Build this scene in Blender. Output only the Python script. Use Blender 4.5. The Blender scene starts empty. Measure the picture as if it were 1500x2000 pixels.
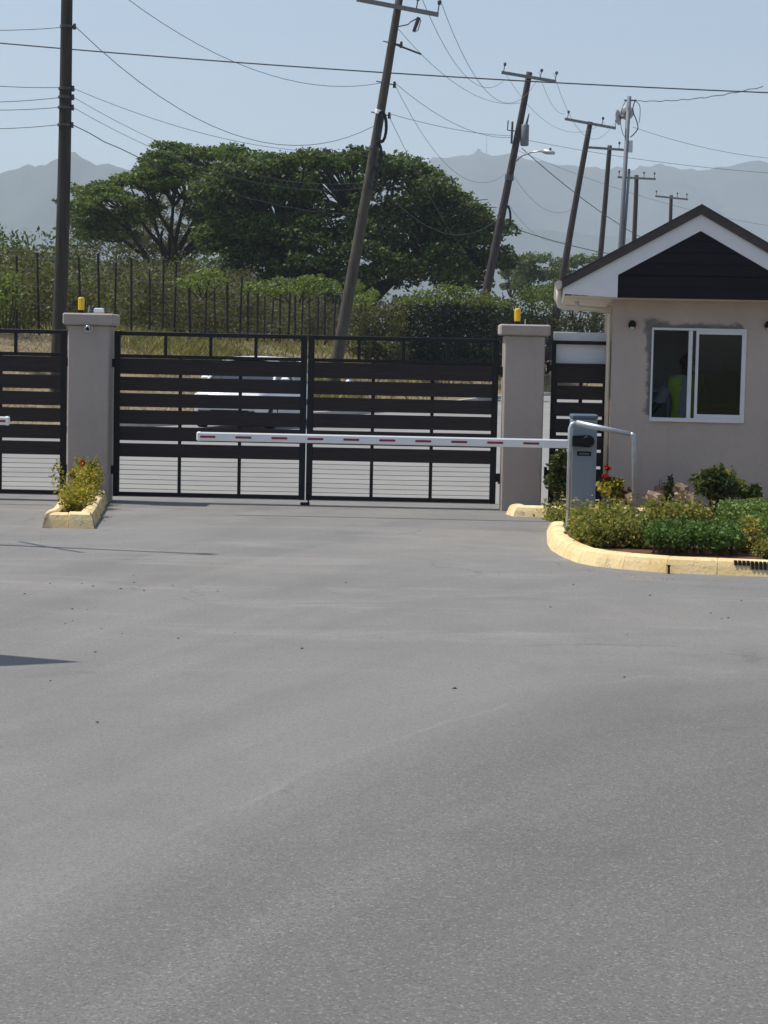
import bpy, math, random
import numpy as np
from mathutils import Vector, Matrix

sc = bpy.context.scene
COL = sc.collection
random.seed(7)
RNG = np.random.default_rng(7)

# ------------------------------------------------------------------ camera
FPX, CX, CY = 4000.0, 750.0, 1000.0          # focal length and centre in photo pixels (1500 x 2000)
CAM_H = 1.6
PITCH = math.atan(303.0 / FPX)
ROLL = 0.021
F_ = Vector((0, math.cos(PITCH), -math.sin(PITCH)))
R0 = Vector((1, 0, 0)); U0 = Vector((0, math.sin(PITCH), math.cos(PITCH)))
R_ = R0 * math.cos(ROLL) + U0 * math.sin(ROLL)
U_ = U0 * math.cos(ROLL) - R0 * math.sin(ROLL)
cam_d = bpy.data.cameras.new("camera")
cam = bpy.data.objects.new("camera", cam_d)
COL.objects.link(cam)
cam_d.sensor_fit = 'HORIZONTAL'; cam_d.sensor_width = 36.0
cam_d.lens = 36.0 * FPX / 1500.0
cam_d.clip_start = 0.1; cam_d.clip_end = 30000
m3 = Matrix((R_, U_, -F_)).transposed()
cam.matrix_world = Matrix.Translation((0, 0, CAM_H)) @ m3.to_4x4()
sc.camera = cam

# ------------------------------------------------------------------ sky, sun, exposure
SUN_EL = math.radians(62.0)
SUN_AZ = math.radians(-77.0)                  # from +Y towards +X
sun_vec = Vector((math.sin(SUN_AZ) * math.cos(SUN_EL), math.cos(SUN_AZ) * math.cos(SUN_EL), math.sin(SUN_EL)))
world = bpy.data.worlds.new("World"); sc.world = world; world.use_nodes = True
wn = world.node_tree.nodes; wl = world.node_tree.links
bg = wn["Background"]; bg.inputs[1].default_value = 0.098
sky = wn.new("ShaderNodeTexSky"); sky.sky_type = 'NISHITA'; sky.sun_disc = False
sky.sun_elevation = SUN_EL; sky.sun_rotation = SUN_AZ
sky.air_density = 1.0; sky.dust_density = 1.6; sky.ozone_density = 1.2; sky.altitude = 20
wl.new(sky.outputs[0], bg.inputs[0])
sun_d = bpy.data.lights.new("sun", 'SUN'); sun_d.energy = 4.2; sun_d.angle = math.radians(0.53)
sun_d.color = (1.0, 0.95, 0.87)
sun = bpy.data.objects.new("sun", sun_d); COL.objects.link(sun)
sun.rotation_euler = (-sun_vec).to_track_quat('-Z', 'Y').to_euler()
sun.location = (-20, 20, 60)
sc.view_settings.view_transform = 'Standard'; sc.view_settings.look = 'None'
sc.view_settings.exposure = 0.35; sc.view_settings.gamma = 1.0
sc.view_settings.use_curve_mapping = False
sc.cycles.max_bounces = 6; sc.cycles.diffuse_bounces = 3; sc.cycles.glossy_bounces = 3
sc.cycles.transmission_bounces = 4; sc.cycles.transparent_max_bounces = 8; sc.cycles.volume_bounces = 1
sc.cycles.use_denoising = True

# ------------------------------------------------------------------ helpers
def ray(px, py):
    return (F_ + R_ * ((px - CX) / FPX) + U_ * ((CY - py) / FPX))
def P(px, py, Y):                              # the point at depth Y seen at a photo pixel
    d = ray(px, py); return Vector((0, 0, CAM_H)) + d * (Y / d.y)
def G(px, py, z=0.0):                          # the point at height z seen at a photo pixel
    d = ray(px, py); return Vector((0, 0, CAM_H)) + d * ((z - CAM_H) / d.z)

class MB:
    def __init__(s): s.v = []; s.f = []
    def add(s, vs, fs):
        o = len(s.v); s.v += [tuple(q) for q in vs]; s.f += [tuple(i + o for i in f) for f in fs]; return s
    def box(s, x0, x1, y0, y1, z0, z1, b=0.0):
        if b <= 0:
            vs = [(x0,y0,z0),(x1,y0,z0),(x1,y1,z0),(x0,y1,z0),(x0,y0,z1),(x1,y0,z1),(x1,y1,z1),(x0,y1,z1)]
            fs = [(0,3,2,1),(4,5,6,7),(0,1,5,4),(1,2,6,5),(2,3,7,6),(3,0,4,7)]
            return s.add(vs, fs)
        # chamfered box: eight corners split in three
        vs = []; idx = {}
        for ix, X in enumerate((x0, x1)):
            for iy, Yy in enumerate((y0, y1)):
                for iz, Z in enumerate((z0, z1)):
                    sx, sy, sz = (1, -1)[ix], (1, -1)[iy], (1, -1)[iz]
                    idx[ix,iy,iz,'x'] = len(vs); vs.append((X, Yy+sy*b, Z+sz*b))
                    idx[ix,iy,iz,'y'] = len(vs); vs.append((X+sx*b, Yy, Z+sz*b))
                    idx[ix,iy,iz,'z'] = len(vs); vs.append((X+sx*b, Yy+sy*b, Z))
        I = lambda a,b_,c,k: idx[a,b_,c,k]
        fs = []
        for i in (0,1):
            q = [I(i,0,0,'x'),I(i,1,0,'x'),I(i,1,1,'x'),I(i,0,1,'x')]; fs.append(q if i else q[::-1])
            q = [I(0,i,0,'y'),I(1,i,0,'y'),I(1,i,1,'y'),I(0,i,1,'y')]; fs.append(q[::-1] if i else q)
            q = [I(0,0,i,'z'),I(1,0,i,'z'),I(1,1,i,'z'),I(0,1,i,'z')]; fs.append(q if i else q[::-1])
        for i in (0,1):
            for j in (0,1):
                q=[I(i,j,0,'x'),I(i,j,1,'x'),I(i,j,1,'y'),I(i,j,0,'y')]; fs.append(q if i!=j else q[::-1])
                q=[I(i,0,j,'x'),I(i,0,j,'z'),I(i,1,j,'z'),I(i,1,j,'x')]; fs.append(q if i!=j else q[::-1])
                q=[I(0,i,j,'y'),I(1,i,j,'y'),I(1,i,j,'z'),I(0,i,j,'z')]; fs.append(q if i!=j else q[::-1])
                for k in (0,1):
                    q=[I(i,j,k,'x'),I(i,j,k,'y'),I(i,j,k,'z')]; fs.append(q if (i+j+k)%2==0 else q[::-1])
        return s.add(vs, fs)
    def tube(s, pts, r, n=8, cap=True):
        pts = [Vector(p) for p in pts]
        rs = r if isinstance(r, (list, tuple)) else [r] * len(pts)
        vs = []; fs = []
        prev = None
        for i, p in enumerate(pts):
            a = pts[max(i-1, 0)]; b = pts[min(i+1, len(pts)-1)]
            t = (b - a).normalized()
            if prev is None:
                u = t.cross(Vector((0,0,1)))
                if u.length < 1e-3: u = t.cross(Vector((1,0,0)))
            else:
                u = prev - t * prev.dot(t)
            u.normalize(); prev = u; w = t.cross(u)
            for k in range(n):
                an = 2*math.pi*k/n
                vs.append(p + (u*math.cos(an) + w*math.sin(an)) * rs[i])
        for i in range(len(pts)-1):
            for k in range(n):
                fs.append((i*n+k, i*n+(k+1)%n, (i+1)*n+(k+1)%n, (i+1)*n+k))
        if cap:
            fs.append(tuple(range(n))[::-1]); fs.append(tuple(range((len(pts)-1)*n, len(pts)*n)))
        return s.add(vs, fs)
    def beam(s, a, b, w, h):                   # square bar between two points
        a = Vector(a); b = Vector(b); t = (b-a).normalized()
        u = t.cross(Vector((0,0,1)))
        if u.length < 1e-3: u = Vector((1,0,0))
        u.normalize(); v = u.cross(t)
        vs = []
        for p in (a, b):
            for sx, sy in ((-1,-1),(1,-1),(1,1),(-1,1)): vs.append(p + u*sx*w/2 + v*sy*h/2)
        return s.add(vs, [(3,2,1,0),(4,5,6,7),(0,1,5,4),(1,2,6,5),(2,3,7,6),(3,0,4,7)])
    def prism(s, poly, y0, y1):                # polygon in x,z pushed along y
        n = len(poly)
        vs = [(x, y0, z) for x, z in poly] + [(x, y1, z) for x, z in poly]
        fs = [tuple(range(n)), tuple(range(2*n-1, n-1, -1))]
        for i in range(n):
            j = (i+1) % n; fs.append((j, i, n+i, n+j))
        return s.add(vs, fs)
    def build(s, name, m, parent=None, smooth=False):
        me = bpy.data.meshes.new(name); me.from_pydata(s.v, [], s.f); me.validate(); me.update()
        return link(name, me, m, parent, smooth)

def link(name, me, m, parent=None, smooth=False):
    if m is not None:
        for k in (m if isinstance(m, (list, tuple)) else [m]): me.materials.append(k)
    if smooth: me.polygons.foreach_set("use_smooth", [True]*len(me.polygons))
    o = bpy.data.objects.new(name, me); COL.objects.link(o)
    if parent is not None: o.parent = parent
    return o
def tag(o, label=None, cat=None, group=None, kind=None):
    if label: o["label"] = label
    if cat: o["category"] = cat
    if group: o["group"] = group
    if kind: o["kind"] = kind
    return o
def thing(name, label, cat, loc=(0,0,0), rz=0.0, group=None, kind=None):
    o = bpy.data.objects.new(name, None); COL.objects.link(o)
    o.location = loc; o.rotation_euler = (0, 0, rz); o.empty_display_size = 0.2
    return tag(o, label, cat, group, kind)

def quads(name, V, m, parent=None, nper=4):    # V: (n, nper, 3) numpy
    n = V.shape[0]
    me = bpy.data.meshes.new(name)
    me.vertices.add(n*nper); me.loops.add(n*nper); me.polygons.add(n)
    me.vertices.foreach_set("co", V.reshape(-1).astype(np.float32))
    me.loops.foreach_set("vertex_index", np.arange(n*nper, dtype=np.int32))
    me.polygons.foreach_set("loop_start", np.arange(0, n*nper, nper, dtype=np.int32))
    me.update(calc_edges=True); me.validate()
    return link(name, me, m, parent)

def leaf_quads(C, size, flat=0.4, aspect=0.5, var=0.5, rng=RNG):
    """diamond leaves at the points C; flat -> how far they lie level"""
    n = len(C)
    a = rng.normal(size=(n,3)); a[:,2] *= (1-flat); a /= np.linalg.norm(a,axis=1)[:,None]
    b = rng.normal(size=(n,3)); b[:,2] *= (1-flat)
    b -= a*(a*b).sum(1)[:,None]; b /= np.linalg.norm(b,axis=1)[:,None]+1e-9
    s = size*(1+var*(rng.random(n)-0.5)*2)[:,None]
    V = np.empty((n,4,3))
    V[:,0] = C - a*s*0.5; V[:,2] = C + a*s*0.5
    V[:,1] = C + b*s*0.5*aspect + a*s*0.06; V[:,3] = C - b*s*0.5*aspect + a*s*0.06
    return V

# ------------------------------------------------------------------ materials
class NT:
    def __init__(s, name):
        s.m = bpy.data.materials.new(name); s.m.use_nodes = True
        s.n = s.m.node_tree.nodes; s.l = s.m.node_tree.links
        s.b = s.n["Principled BSDF"]
        s.tc = None
    def co(s):
        if s.tc is None: s.tc = s.n.new("ShaderNodeTexCoord")
        return s.tc.outputs["Object"]
    def pos(s):
        return s.n.new("ShaderNodeNewGeometry").outputs["Position"]
    def noise(s, scale, detail=4, rough=0.55, vec=None, stretch=None, dist=0.0):
        t = s.n.new("ShaderNodeTexNoise"); t.inputs["Scale"].default_value = scale
        t.inputs["Detail"].default_value = detail; t.inputs["Roughness"].default_value = rough
        t.inputs["Distortion"].default_value = dist
        v = vec or s.co()
        if stretch:
            mp = s.n.new("ShaderNodeMapping"); mp.inputs["Scale"].default_value = stretch
            s.l.new(v, mp.inputs[0]); v = mp.outputs[0]
        s.l.new(v, t.inputs["Vector"]); return t.outputs["Fac"]
    def ramp(s, fac, stops):
        r = s.n.new("ShaderNodeValToRGB"); e = r.color_ramp.elements
        while len(e) < len(stops): e.new(0.5)
        for k, (p, c) in enumerate(stops):
            e[k].position = p; e[k].color = (c, c, c, 1) if isinstance(c, (int, float)) else (*c, 1)
        s.l.new(fac, r.inputs[0]); return r.outputs[0]
    def mix(s, fac, a, b, mode='MIX'):
        x = s.n.new("ShaderNodeMix"); x.data_type = 'RGBA'; x.blend_type = mode
        for sock, val in ((x.inputs[0], fac), (x.inputs[6], a), (x.inputs[7], b)):
            if hasattr(val, "links"): s.l.new(val, sock)
            elif isinstance(val, (int, float)): sock.default_value = val
            else: sock.default_value = (*val, 1)
        return x.outputs[2]
    def math(s, op, a, b=0.0, c=None):
        x = s.n.new("ShaderNodeMath"); x.operation = op
        for sock, val in zip(x.inputs, (a, b) if c is None else (a, b, c)):
            if hasattr(val, "links"): s.l.new(val, sock)
            else: sock.default_value = val
        return x.outputs[0]
    def xyz(s, v):
        x = s.n.new("ShaderNodeSeparateXYZ"); s.l.new(v, x.inputs[0]); return x.outputs
    def bump(s, h, strength=0.3, dist=0.01):
        b = s.n.new("ShaderNodeBump"); b.inputs["Strength"].default_value = strength
        b.inputs["Distance"].default_value = dist; s.l.new(h, b.inputs["Height"])
        s.l.new(b.outputs[0], s.b.inputs["Normal"])
    def out(s, color, rough=0.6, metal=0.0, spec=0.5):
        if hasattr(color, "links"): s.l.new(color, s.b.inputs["Base Color"])
        else: s.b.inputs["Base Color"].default_value = (*color, 1)
        if hasattr(rough, "links"): s.l.new(rough, s.b.inputs["Roughness"])
        else: s.b.inputs["Roughness"].default_value = rough
        s.b.inputs["Metallic"].default_value = metal
        s.b.inputs["Specular IOR Level"].default_value = spec
        return s.m

def paint(name, c, rough=0.5, var=0.12, scale=6.0, bump=0.0, bscale=60.0, metal=0.0, spec=0.5, stretch=None):
    t = NT(name)
    f = t.noise(scale, 5, 0.6, stretch=stretch)
    lo = tuple(x*(1-var) for x in c); hi = tuple(min(1, x*(1+var)) for x in c)
    col = t.ramp(f, [(0.3, lo), (0.7, hi)])
    if bump > 0: t.bump(t.noise(bscale, 4, 0.6), bump, 0.01)
    return t.out(col, rough, metal, spec)

def leaf_mat(name, cols, trans=0.35, rough=0.55, scale=0.5, spec=0.25, tint=(1.3, 1.25, 0.5)):
    t = NT(name)
    gi = t.n.new("ShaderNodeNewGeometry").outputs["Random Per Island"]
    nz = t.noise(scale, 3, 0.6)
    f = t.math('ADD', t.math('MULTIPLY', gi, 0.55), t.math('MULTIPLY', nz, 0.45))
    k = len(cols)
    col = t.ramp(f, [(0.18 + 0.64*i/max(k-1, 1), c) for i, c in enumerate(cols)])
    t.out(col, rough, 0, spec)
    tr = t.n.new("ShaderNodeBsdfTranslucent")
    t.l.new(t.mix(0.5, col, t.mix(1.0, col, tint, 'MULTIPLY')), tr.inputs[0])
    ms = t.n.new("ShaderNodeMixShader"); ms.inputs[0].default_value = trans
    o = t.n["Material Output"]
    t.l.new(t.b.outputs[0], ms.inputs[1]); t.l.new(tr.outputs[0], ms.inputs[2]); t.l.new(ms.outputs[0], o.inputs[0])
    return t.m

# asphalt of the forecourt
def asphalt_mat():
    t = NT("asphalt_forecourt"); p = t.pos()
    big = t.noise(0.33, 5, 0.6, vec=p, stretch=(1, 0.5, 1), dist=0.6)
    mid = t.noise(1.5, 6, 0.65, vec=p, stretch=(1, 0.4, 1), dist=0.5)
    base = t.ramp(big, [(0.28, (0.148, 0.146, 0.140)), (0.5, (0.178, 0.175, 0.168)), (0.72, (0.212, 0.207, 0.196))])
    base = t.mix(t.ramp(mid, [(0.38, 0.0), (0.68, 0.45)]), base, (0.207, 0.203, 0.194))
    # darker, coarser surface past a curved paving seam, deepening towards the viewer
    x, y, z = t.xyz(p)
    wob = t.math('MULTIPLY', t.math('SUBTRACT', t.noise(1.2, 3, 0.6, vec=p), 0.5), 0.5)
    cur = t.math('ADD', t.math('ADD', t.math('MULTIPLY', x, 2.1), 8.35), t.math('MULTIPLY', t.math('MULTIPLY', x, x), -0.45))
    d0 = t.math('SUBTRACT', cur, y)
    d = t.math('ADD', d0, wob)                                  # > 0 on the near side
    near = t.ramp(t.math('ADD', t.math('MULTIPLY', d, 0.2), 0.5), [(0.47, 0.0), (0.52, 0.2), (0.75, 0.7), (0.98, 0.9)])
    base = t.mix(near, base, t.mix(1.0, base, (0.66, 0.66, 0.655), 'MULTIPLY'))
    seam = t.ramp(t.math('ABSOLUTE', d), [(0.0, 0.34), (0.05, 0.0)])
    seam = t.math('MULTIPLY', seam, t.ramp(t.noise(0.9, 3, 0.6, vec=p), [(0.42, 0.0), (0.6, 1.0)]))
    base = t.mix(seam, base, (0.27, 0.265, 0.255))
    # tyre lanes sweeping round the turn, parallel to the seam
    cb = t.n.new("ShaderNodeCombineXYZ"); t.l.new(t.math('MULTIPLY', d0, 0.75), cb.inputs[0]); t.l.new(t.math('MULTIPLY', x, 0.22), cb.inputs[1])
    lane = t.noise(1.0, 4, 0.55, vec=cb.outputs[0], dist=0.4)
    base = t.mix(t.ramp(lane, [(0.34, 0.40), (0.52, 0.0)]), base, t.mix(1.0, base, (0.72, 0.72, 0.73), 'MULTIPLY'))
    base = t.mix(t.ramp(lane, [(0.57, 0.0), (0.76, 0.22)]), base, (0.235, 0.231, 0.222))
    # worn coarse patches where the surface has ravelled
    rav = t.ramp(t.noise(0.62, 4, 0.6, vec=p, dist=1.2), [(0.54, 0.0), (0.68, 0.55)])
    base = t.mix(rav, base, t.mix(1.0, base, (0.80, 0.80, 0.80), 'MULTIPLY'))
    # scuffs and washed dust across the lane near the gates
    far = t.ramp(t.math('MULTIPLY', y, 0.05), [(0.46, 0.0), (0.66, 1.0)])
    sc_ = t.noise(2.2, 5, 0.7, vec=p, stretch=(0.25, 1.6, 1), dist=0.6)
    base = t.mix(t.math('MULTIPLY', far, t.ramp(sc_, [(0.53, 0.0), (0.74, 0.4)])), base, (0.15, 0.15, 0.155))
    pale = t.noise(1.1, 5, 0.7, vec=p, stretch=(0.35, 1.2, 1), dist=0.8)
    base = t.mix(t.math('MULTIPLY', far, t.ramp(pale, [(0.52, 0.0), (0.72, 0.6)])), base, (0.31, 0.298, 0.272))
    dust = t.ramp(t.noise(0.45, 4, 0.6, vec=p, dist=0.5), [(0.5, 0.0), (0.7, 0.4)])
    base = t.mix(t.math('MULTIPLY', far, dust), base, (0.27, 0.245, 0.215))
    # hairline cracks
    vc = t.n.new("ShaderNodeTexVoronoi"); vc.feature = 'DISTANCE_TO_EDGE'; vc.inputs["Scale"].default_value = 0.33
    nv = t.n.new("ShaderNodeTexNoise"); nv.inputs["Scale"].default_value = 1.6; nv.inputs["Detail"].default_value = 6; t.l.new(p, nv.inputs["Vector"])
    va = t.n.new("ShaderNodeVectorMath"); va.operation = 'ADD'; t.l.new(p, va.inputs[0]); t.l.new(nv.outputs["Color"], va.inputs[1]); t.l.new(va.outputs[0], vc.inputs["Vector"])
    crk = t.math('MULTIPLY', t.ramp(vc.outputs["Distance"], [(0.0, 0.55), (0.006, 0.0)]), t.ramp(t.noise(0.5, 3, 0.6, vec=p), [(0.55, 0.0), (0.62, 1.0)]))
    base = t.mix(crk, base, (0.07, 0.07, 0.07))
    # oil drips
    oil = t.math('MULTIPLY', t.ramp(t.noise(5.5, 2, 0.5, vec=p), [(0.72, 0.0), (0.80, 0.5)]), t.ramp(t.noise(0.6, 2, 0.5, vec=p), [(0.5, 0.0), (0.6, 1.0)]))
    base = t.mix(oil, base, (0.09, 0.088, 0.085))
    # aggregate
    vo = t.n.new("ShaderNodeTexVoronoi"); vo.inputs["Scale"].default_value = 145.0
    t.l.new(p, vo.inputs["Vector"])
    hs = t.n.new("ShaderNodeSeparateColor"); t.l.new(vo.outputs["Color"], hs.inputs[0])
    agg = hs.outputs[0]
    amt = t.math('ADD', 0.55, t.math('MULTIPLY', near, 0.45))
    base = t.mix(t.math('MULTIPLY', amt, t.ramp(agg, [(0.0, 0.85), (0.42, 0.0)])), base, (0.075, 0.074, 0.074))
    base = t.mix(t.math('MULTIPLY', amt, t.ramp(agg, [(0.86, 0.0), (1.0, 0.34)])), base, (0.42, 0.39, 0.34))
    fine = t.noise(330, 2, 0.7, vec=p)
    base = t.mix(t.ramp(fine, [(0.36, 0.3), (0.56, 0.0)]), base, (0.12, 0.12, 0.118))
    hgt = t.math('ADD', t.math('MULTIPLY', vo.outputs["Distance"], -0.8), t.math('ADD', t.math('MULTIPLY', fine, 0.5), t.math('MULTIPLY', mid, 0.8)))
    t.bump(hgt, 0.3, 0.003)
    return t.out(base, t.ramp(big, [(0.3, 0.72), (0.7, 0.88)]), 0, 0.35)
M = {}
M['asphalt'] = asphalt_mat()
def road_mat():
    t = NT("street_concrete"); p = t.pos()
    b = t.ramp(t.noise(0.4, 5, 0.6, vec=p), [(0.3, (0.20, 0.198, 0.19)), (0.7, (0.27, 0.265, 0.25))])
    b = t.mix(t.ramp(t.noise(30, 3, 0.6, vec=p), [(0.4, 0.25), (0.6, 0.0)]), b, (0.15, 0.15, 0.15))
    return t.out(b, 0.85, 0, 0.3)
M['street'] = road_mat()
def bank_mat():
    t = NT("dry_bank_earth"); p = t.pos()
    f = t.noise(0.5, 6, 0.65, vec=p)
    b = t.ramp(f, [(0.3, (0.20, 0.165, 0.09)), (0.5, (0.31, 0.25, 0.16)), (0.7, (0.40, 0.33, 0.22))])
    b = t.mix(t.ramp(t.noise(9, 4, 0.7, vec=p), [(0.4, 0.5), (0.62, 0.0)]), b, (0.07, 0.065, 0.03))
    t.bump(t.noise(6, 5, 0.7, vec=p), 0.8, 0.15)
    return t.out(b, 0.95, 0, 0.1)
M['bank'] = bank_mat()
def plain_mat():
    t = NT("plain_scrubland"); p = t.pos()
    b = t.ramp(t.noise(0.02, 6, 0.65, vec=p), [(0.35, (0.05, 0.065, 0.025)), (0.65, (0.12, 0.11, 0.055))])
    return t.out(b, 0.95, 0, 0.1)
M['plain'] = plain_mat()
def mountain_mat():
    t = NT("forested_hillside"); p = t.pos()
    b = t.ramp(t.noise(0.006, 7, 0.7, vec=p), [(0.35, (0.020, 0.030, 0.024)), (0.65, (0.050, 0.062, 0.044))])
    return t.out(b, 0.95, 0, 0.05)
M['mountain'] = mountain_mat()

def wall_mat(name, c, house=False):
    t = NT(name); o = t.co()
    f = t.noise(1.6, 6, 0.65, vec=o)
    b = t.ramp(f, [(0.3, tuple(x*0.90 for x in c)), (0.7, tuple(min(1, x*1.07) for x in c))])
    spots = t.ramp(t.noise(14, 5, 0.7, vec=o), [(0.56, 0.0), (0.72, 0.28)])
    b = t.mix(spots, b, tuple(x*0.75 for x in c))
    streak = t.ramp(t.noise(5, 4, 0.6, vec=o, stretch=(1, 1, 0.12)), [(0.55, 0.0), (0.8, 0.28)])
    b = t.mix(streak, b, tuple(x*0.66 for x in c))
    # scattered mud splashes
    x, y, z = t.xyz(o)
    b = t.mix(t.ramp(t.noise(3.2, 6, 0.8, vec=o, dist=0.8), [(0.60, 0.0), (0.70, 0.25)]), b, (0.24, 0.21, 0.18))
    if house:
        # unpainted cement where the window was let into the wall
        dx = t.math('SUBTRACT', t.math('ABSOLUTE', t.math('SUBTRACT', x, WIN_C[0])), WIN_C[1])
        dz = t.math('SUBTRACT', t.math('ABSOLUTE', t.math('SUBTRACT', z, WIN_C[2])), WIN_C[3])
        dd = t.math('MAXIMUM', dx, dz)
        up = t.math('MULTIPLY', t.math('MAXIMUM', t.math('SUBTRACT', z, WIN_C[2] + 0.42), 0.0), -0.22)
        lf = t.math('MULTIPLY', t.math('MAXIMUM', t.math('SUBTRACT', WIN_C[0] - 0.3, x), 0.0), -0.12)
        rt = t.math('MULTIPLY', t.math('MAXIMUM', t.math('SUBTRACT', x, WIN_C[0] + 0.45), 0.0), 1.2)
        dn = t.math('MULTIPLY', t.math('MAXIMUM', t.math('SUBTRACT', WIN_C[2] - 0.42, z), 0.0), 1.4)
        nn = t.math('MULTIPLY', t.math('SUBTRACT', t.noise(7, 5, 0.7, vec=o), 0.5), 0.16)
        dd = t.math('ADD', t.math('ADD', t.math('ADD', dd, up), t.math('ADD', lf, rt)), t.math('ADD', nn, dn))
        cem = t.ramp(t.math('ADD', dd, 0.5), [(0.505, 0.9), (0.535, 0.0)])
        b = t.mix(cem, b, t.ramp(t.noise(9, 4, 0.6, vec=o), [(0.3, (0.10, 0.10, 0.105)), (0.7, (0.19, 0.18, 0.175))]))
    t.bump(t.math('ADD', t.noise(45, 5, 0.75, vec=o), t.math('MULTIPLY', t.noise(6, 4, 0.6, vec=o), 2.0)), 0.5, 0.010)
    return t.out(b, 0.85, 0, 0.25)
WIN_C = (0.906, 0.492, 1.475, 0.492)            # window centre x, half width, centre z, half height on the wall
WALLC = (0.465, 0.402, 0.36)
M['house_wall'] = wall_mat("painted_render_house", WALLC, True)
M['pillar'] = wall_mat("painted_render_pillar", (0.40, 0.345, 0.315))
M['black_steel'] = paint("black_gate_steel", (0.008, 0.009, 0.012), 0.45, 0.2, 12, 0.05, spec=0.3)
M['board'] = paint("dark_gate_board", (0.031, 0.024, 0.025), 0.55, 0.25, 10, 0.1, 40, stretch=(0.3, 1, 6), spec=0.22)
M['rod'] = paint("thin_rod_steel", (0.07, 0.07, 0.075), 0.5)
def kerb_paint(name, c1, c2):
    t = NT(name); o = t.pos()
    b = t.ramp(t.noise(3.5, 5, 0.65, vec=o), [(0.3, c2), (0.6, c1)])
    b = t.mix(t.ramp(t.noise(22, 5, 0.75, vec=o), [(0.55, 0.0), (0.68, 0.6)]), b, (0.30, 0.24, 0.16))
    b = t.mix(t.ramp(t.noise(6, 6, 0.8, vec=o, dist=1.0), [(0.62, 0.0), (0.70, 0.7)]), b, (0.22, 0.18, 0.13))
    b = t.mix(t.ramp(t.noise(4.5, 6, 0.8, vec=o, dist=0.5), [(0.56, 0.0), (0.66, 0.5)]), b, (0.26, 0.21, 0.16))
    chip = t.ramp(t.noise(11, 6, 0.75, vec=o, dist=0.6), [(0.60, 0.0), (0.64, 0.8)])
    b = t.mix(chip, b, (0.30, 0.27, 0.22))
    t.bump(t.math('ADD', t.noise(40, 5, 0.7, vec=o), t.math('MULTIPLY', t.noise(5, 4, 0.6, vec=o), 0.8)), 0.45, 0.012)
    return t.out(b, 0.88, 0, 0.2)
M['kerb'] = kerb_paint("yellow_kerb_paint", (0.78, 0.61, 0.34), (0.66, 0.47, 0.21))
M['kerb_pale'] = kerb_paint("faded_yellow_kerb_paint", (0.82, 0.66, 0.38), (0.70, 0.50, 0.22))
M['kerb_street'] = paint("pale_concrete_kerb", (0.42, 0.40, 0.36), 0.85, 0.15, 4)
M['soil'] = paint("reddish_soil", (0.12, 0.065, 0.04), 0.95, 0.35, 9, 0.9, 25, spec=0.1)
M['white_trim'] = paint("white_fascia_paint", (0.74, 0.74, 0.76), 0.5, 0.05, 3)
M['siding'] = paint("black_gable_siding", (0.010, 0.009, 0.013), 0.6, 0.2, 5, spec=0.2)
M['roof'] = paint("brown_roof_sheet", (0.055, 0.042, 0.040), 0.6, 0.2, 6, 0.1)
M['soffit'] = paint("cream_soffit", (0.62, 0.54, 0.42), 0.6, 0.06, 3)
M['pvc'] = paint("cream_pvc_pipe", (0.68, 0.62, 0.52), 0.4, 0.06, 5)
M['alu'] = paint("white_aluminium", (0.66, 0.68, 0.71), 0.4, 0.05, 5)
M['white_board'] = paint("white_board_paint", (0.82, 0.84, 0.86), 0.5, 0.06, 4)
M['interior'] = paint("inner_wall_paint", (0.78, 0.80, 0.74), 0.8, 0.05, 2)
M['dark'] = paint("dark_plastic", (0.008, 0.008, 0.009), 0.5, spec=0.2)
M['cab'] = paint("blue_grey_cabinet_paint", (0.215, 0.262, 0.30), 0.45, 0.05, 3)
M['cab_dark'] = paint("dark_blue_lid_paint", (0.10, 0.14, 0.20), 0.35, 0.05, 3)
M['boom'] = paint("white_boom_paint", (0.78, 0.79, 0.81), 0.35, 0.04, 4)
M['red'] = paint("red_reflector", (0.28, 0.02, 0.035), 0.25, 0.25, 40)
M['galv'] = paint("galvanised_pipe", (0.46, 0.49, 0.53), 0.42, 0.12, 14, metal=0.55)
M['yellow'] = paint("yellow_beacon_plastic", (0.85, 0.52, 0.02), 0.35, 0.06, 20)
M['grey_box'] = paint("pale_grey_box", (0.55, 0.58, 0.60), 0.5, 0.05, 10)
M['chrome'] = paint("camera_dome", (0.5, 0.52, 0.55), 0.12, 0.05, 10, metal=0.8)
def wood_mat(name, c):
    t = NT(name); o = t.co()
    f = t.noise(4, 6, 0.7, vec=o, stretch=(5, 5, 0.25))
    b = t.ramp(f, [(0.3, tuple(x*0.55 for x in c)), (0.7, tuple(x*1.3 for x in c))])
    t.bump(f, 0.6, 0.02)
    return t.out(b, 0.85, 0, 0.2)
M['pole_dark'] = wood_mat("tarred_pole_wood", (0.055, 0.048, 0.042))
M['pole_grey'] = wood_mat("weathered_pole_wood", (0.085, 0.076, 0.064))
M['pole_brown'] = wood_mat("brown_pole_wood", (0.062, 0.052, 0.05))
M['arm'] = wood_mat("grey_crossarm_wood", (0.22, 0.22, 0.22))
M['steel_pole'] = paint("grey_steel_pole", (0.13, 0.14, 0.165), 0.6, 0.15, 3, metal=0.0)
M['cable'] = paint("black_cable", (0.02, 0.021, 0.025), 0.6)
M['wire'] = paint("grey_line_wire", (0.09, 0.095, 0.105), 0.6)
M['insul'] = paint("insulator", (0.06, 0.05, 0.055), 0.3)
M['trafo'] = paint("grey_transformer_paint", (0.16, 0.175, 0.19), 0.5, 0.1, 6)
M['dish'] = paint("pale_dish_shell", (0.42, 0.43, 0.44), 0.5, 0.08, 4)
M['bark'] = wood_mat("tree_bark", (0.045, 0.038, 0.033))
M['post'] = paint("rusted_fence_post", (0.014, 0.012, 0.011), 0.8, 0.3, 5)
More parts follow.
